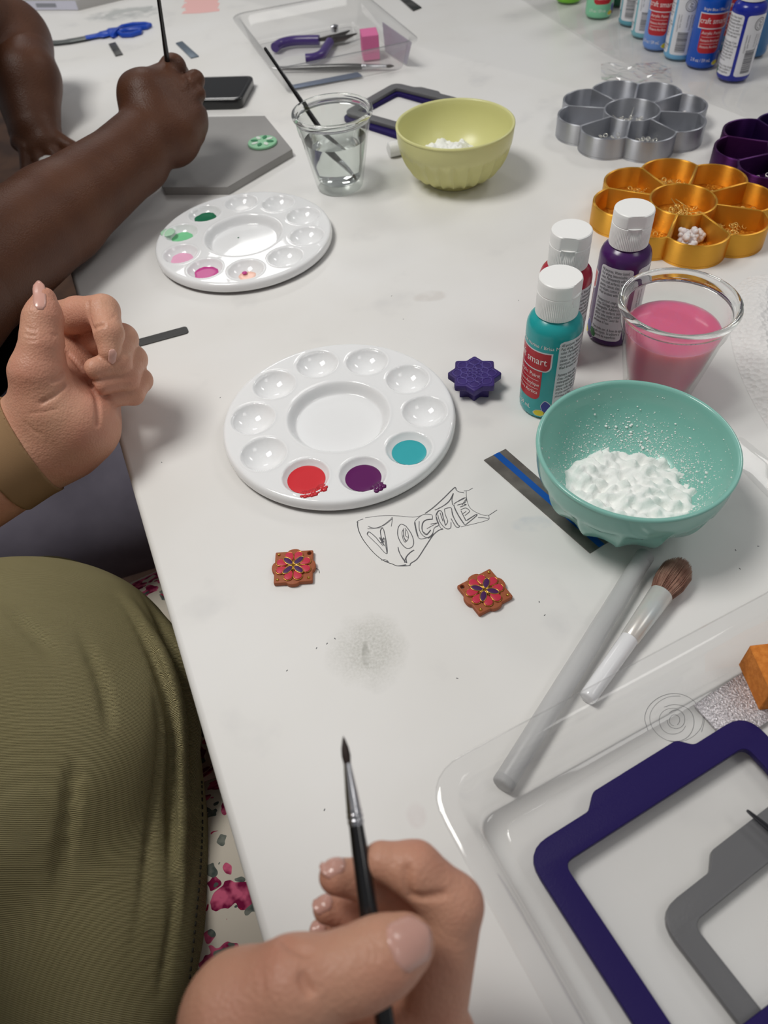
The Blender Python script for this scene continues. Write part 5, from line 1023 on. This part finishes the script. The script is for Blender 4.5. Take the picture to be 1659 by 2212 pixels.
brush('paintbrush', 'fine black paintbrush with silver ferrule held in the near right hand', t_ + dd * 19.5, t_, .30, 1.95, .88)
# ---- far sitter
def c1(x, y, d): return deep(x / 2.765, y / 2.765, d)
fw_r = c1(795, 935, 74); f_el = c1(-420, 1840, 60); f_sh = edge(56, -15, 27)
fh = U(.9, C(c1(880, 600, 75), c1(1010, 800, 76), 2.9, 3.2), C(c1(1000, 560, 76), c1(1090, 720, 77), 2.2, 2.6), C(c1(900, 780, 75), fw_r, 3.1, 3.35), C(fw_r, c1(337, 1285, 69), 3.4, 4.25), C(c1(337, 1285, 69), f_el, 4.25, 5.2), C(c1(800, 530, 75), c1(860, 500, 75.5), 1.35, 1.3))
ffing = U(.25, U(.5, fh, *chain([c1(900, 560, 75), c1(1035, 405, 76.5), c1(1075, 440, 79)], [1.5, 1.22, 1.0])), *chain([c1(1060, 560, 75.5), c1(1165, 478, 76.6), c1(1160, 560, 79)], [1.25, .92, .85]), *chain([c1(1080, 640, 75.6), c1(1178, 560, 76.6), c1(1150, 640, 79)], [1.25, .80, .8]), *chain([c1(1090, 760, 76), c1(1185, 680, 77), c1(1150, 760, 79)], [1.2, .8, .75]), *chain([c1(1080, 860, 76.2), c1(1165, 800, 77), c1(1130, 880, 79)], [1.2, .95, .8]))
ffing = U(.4, ffing, *chain([c1(800, 620, 77), c1(880, 480, 78.5), c1(990, 420, 79)], [1.3, 1.1, .9]))
ffing = S(.3, ffing, [C(c1(1115, 420, 75.4), c1(1130, 520, 75.2), .14, .05)])
pts = [c1(1235, 500, 75), c1(800, 400, 76), c1(1100, 900, 80), fw_r, c1(337, 1285, 69), c1(-330, 1750, 61)]
g_fr = surface(ffing, np.min(pts, 0) - 5, np.max(pts, 0) + 5, .24)
# left arm of the far sitter, hand resting on the table edge
fl_wr = c1(205, 760, 90); fl_el = c1(60, 250, 93); fl_sh = edge(88, -15, 27)
flh = U(.8, C(fl_el, c1(150, 480, 90), 4.6, 4.0), C(c1(150, 480, 90), fl_wr, 4.0, 3.0), C(fl_wr, c1(270, 850, 89.5), 2.4, 2.0), C(c1(180, 830, 90), c1(230, 900, 89.5), 1.9, 1.6))
flf = U(.16, flh, *[x for a, b, d, r in (((330, 830), (425, 885), 89.4, .95), ((280, 870), (345, 950), 89.0, .95), ((220, 890), (250, 990), 88.8, .92), ((160, 890), (165, 1020), 88.8, .85)) for x in chain([c1(a[0] - 40, a[1] - 40, d + .3), c1(*a, d), c1(*b, d + .2), c1(b[0] + 8, b[1] + 45, d + 1.6)], [1.1, r * 1.08, r * .95, r * .7])])
pts = [c1(470, 900, 90), c1(100, 1060, 90), c1(-150, 250, 93), c1(330, 300, 90)]
g_fl = surface(flf, np.min(pts, 0) - 5, np.max(pts, 0) + 5, .3)
TROUS = mat('lavender_denim', lin(132, 128, 142), .8, spec=.15, col2=lin(122, 118, 132), nscale=20)
BLKS = mat('black_shirt', lin(16, 15, 17), .85, spec=.1)
far, fbase = sitter(72, 'person in black shirt and grey trousers painting on the hexagon tile', SKIN_D,
    [dict(sh=f_sh, el=f_el, mid=c1(337, 1285, 69), rel=5.2, rmid=4.1, geo=g_fr), dict(sh=fl_sh, el=fl_el, mid=c1(150, 480, 90), rel=4.6, rmid=3.95, geo=g_fl)], BLKS, TROUS, mat('hair_black', lin(22, 16, 16), .6), head_at=edge(74, -14, 52), curly=True, hip=-10, knees=(-6, -25.5), thick=1.12)
brush('paintbrush', 'thin black paintbrush upright in the far painting hand', deep(341, -14, 70), deep(385, 300, 82), .30, 2.2, .9, print_=False)
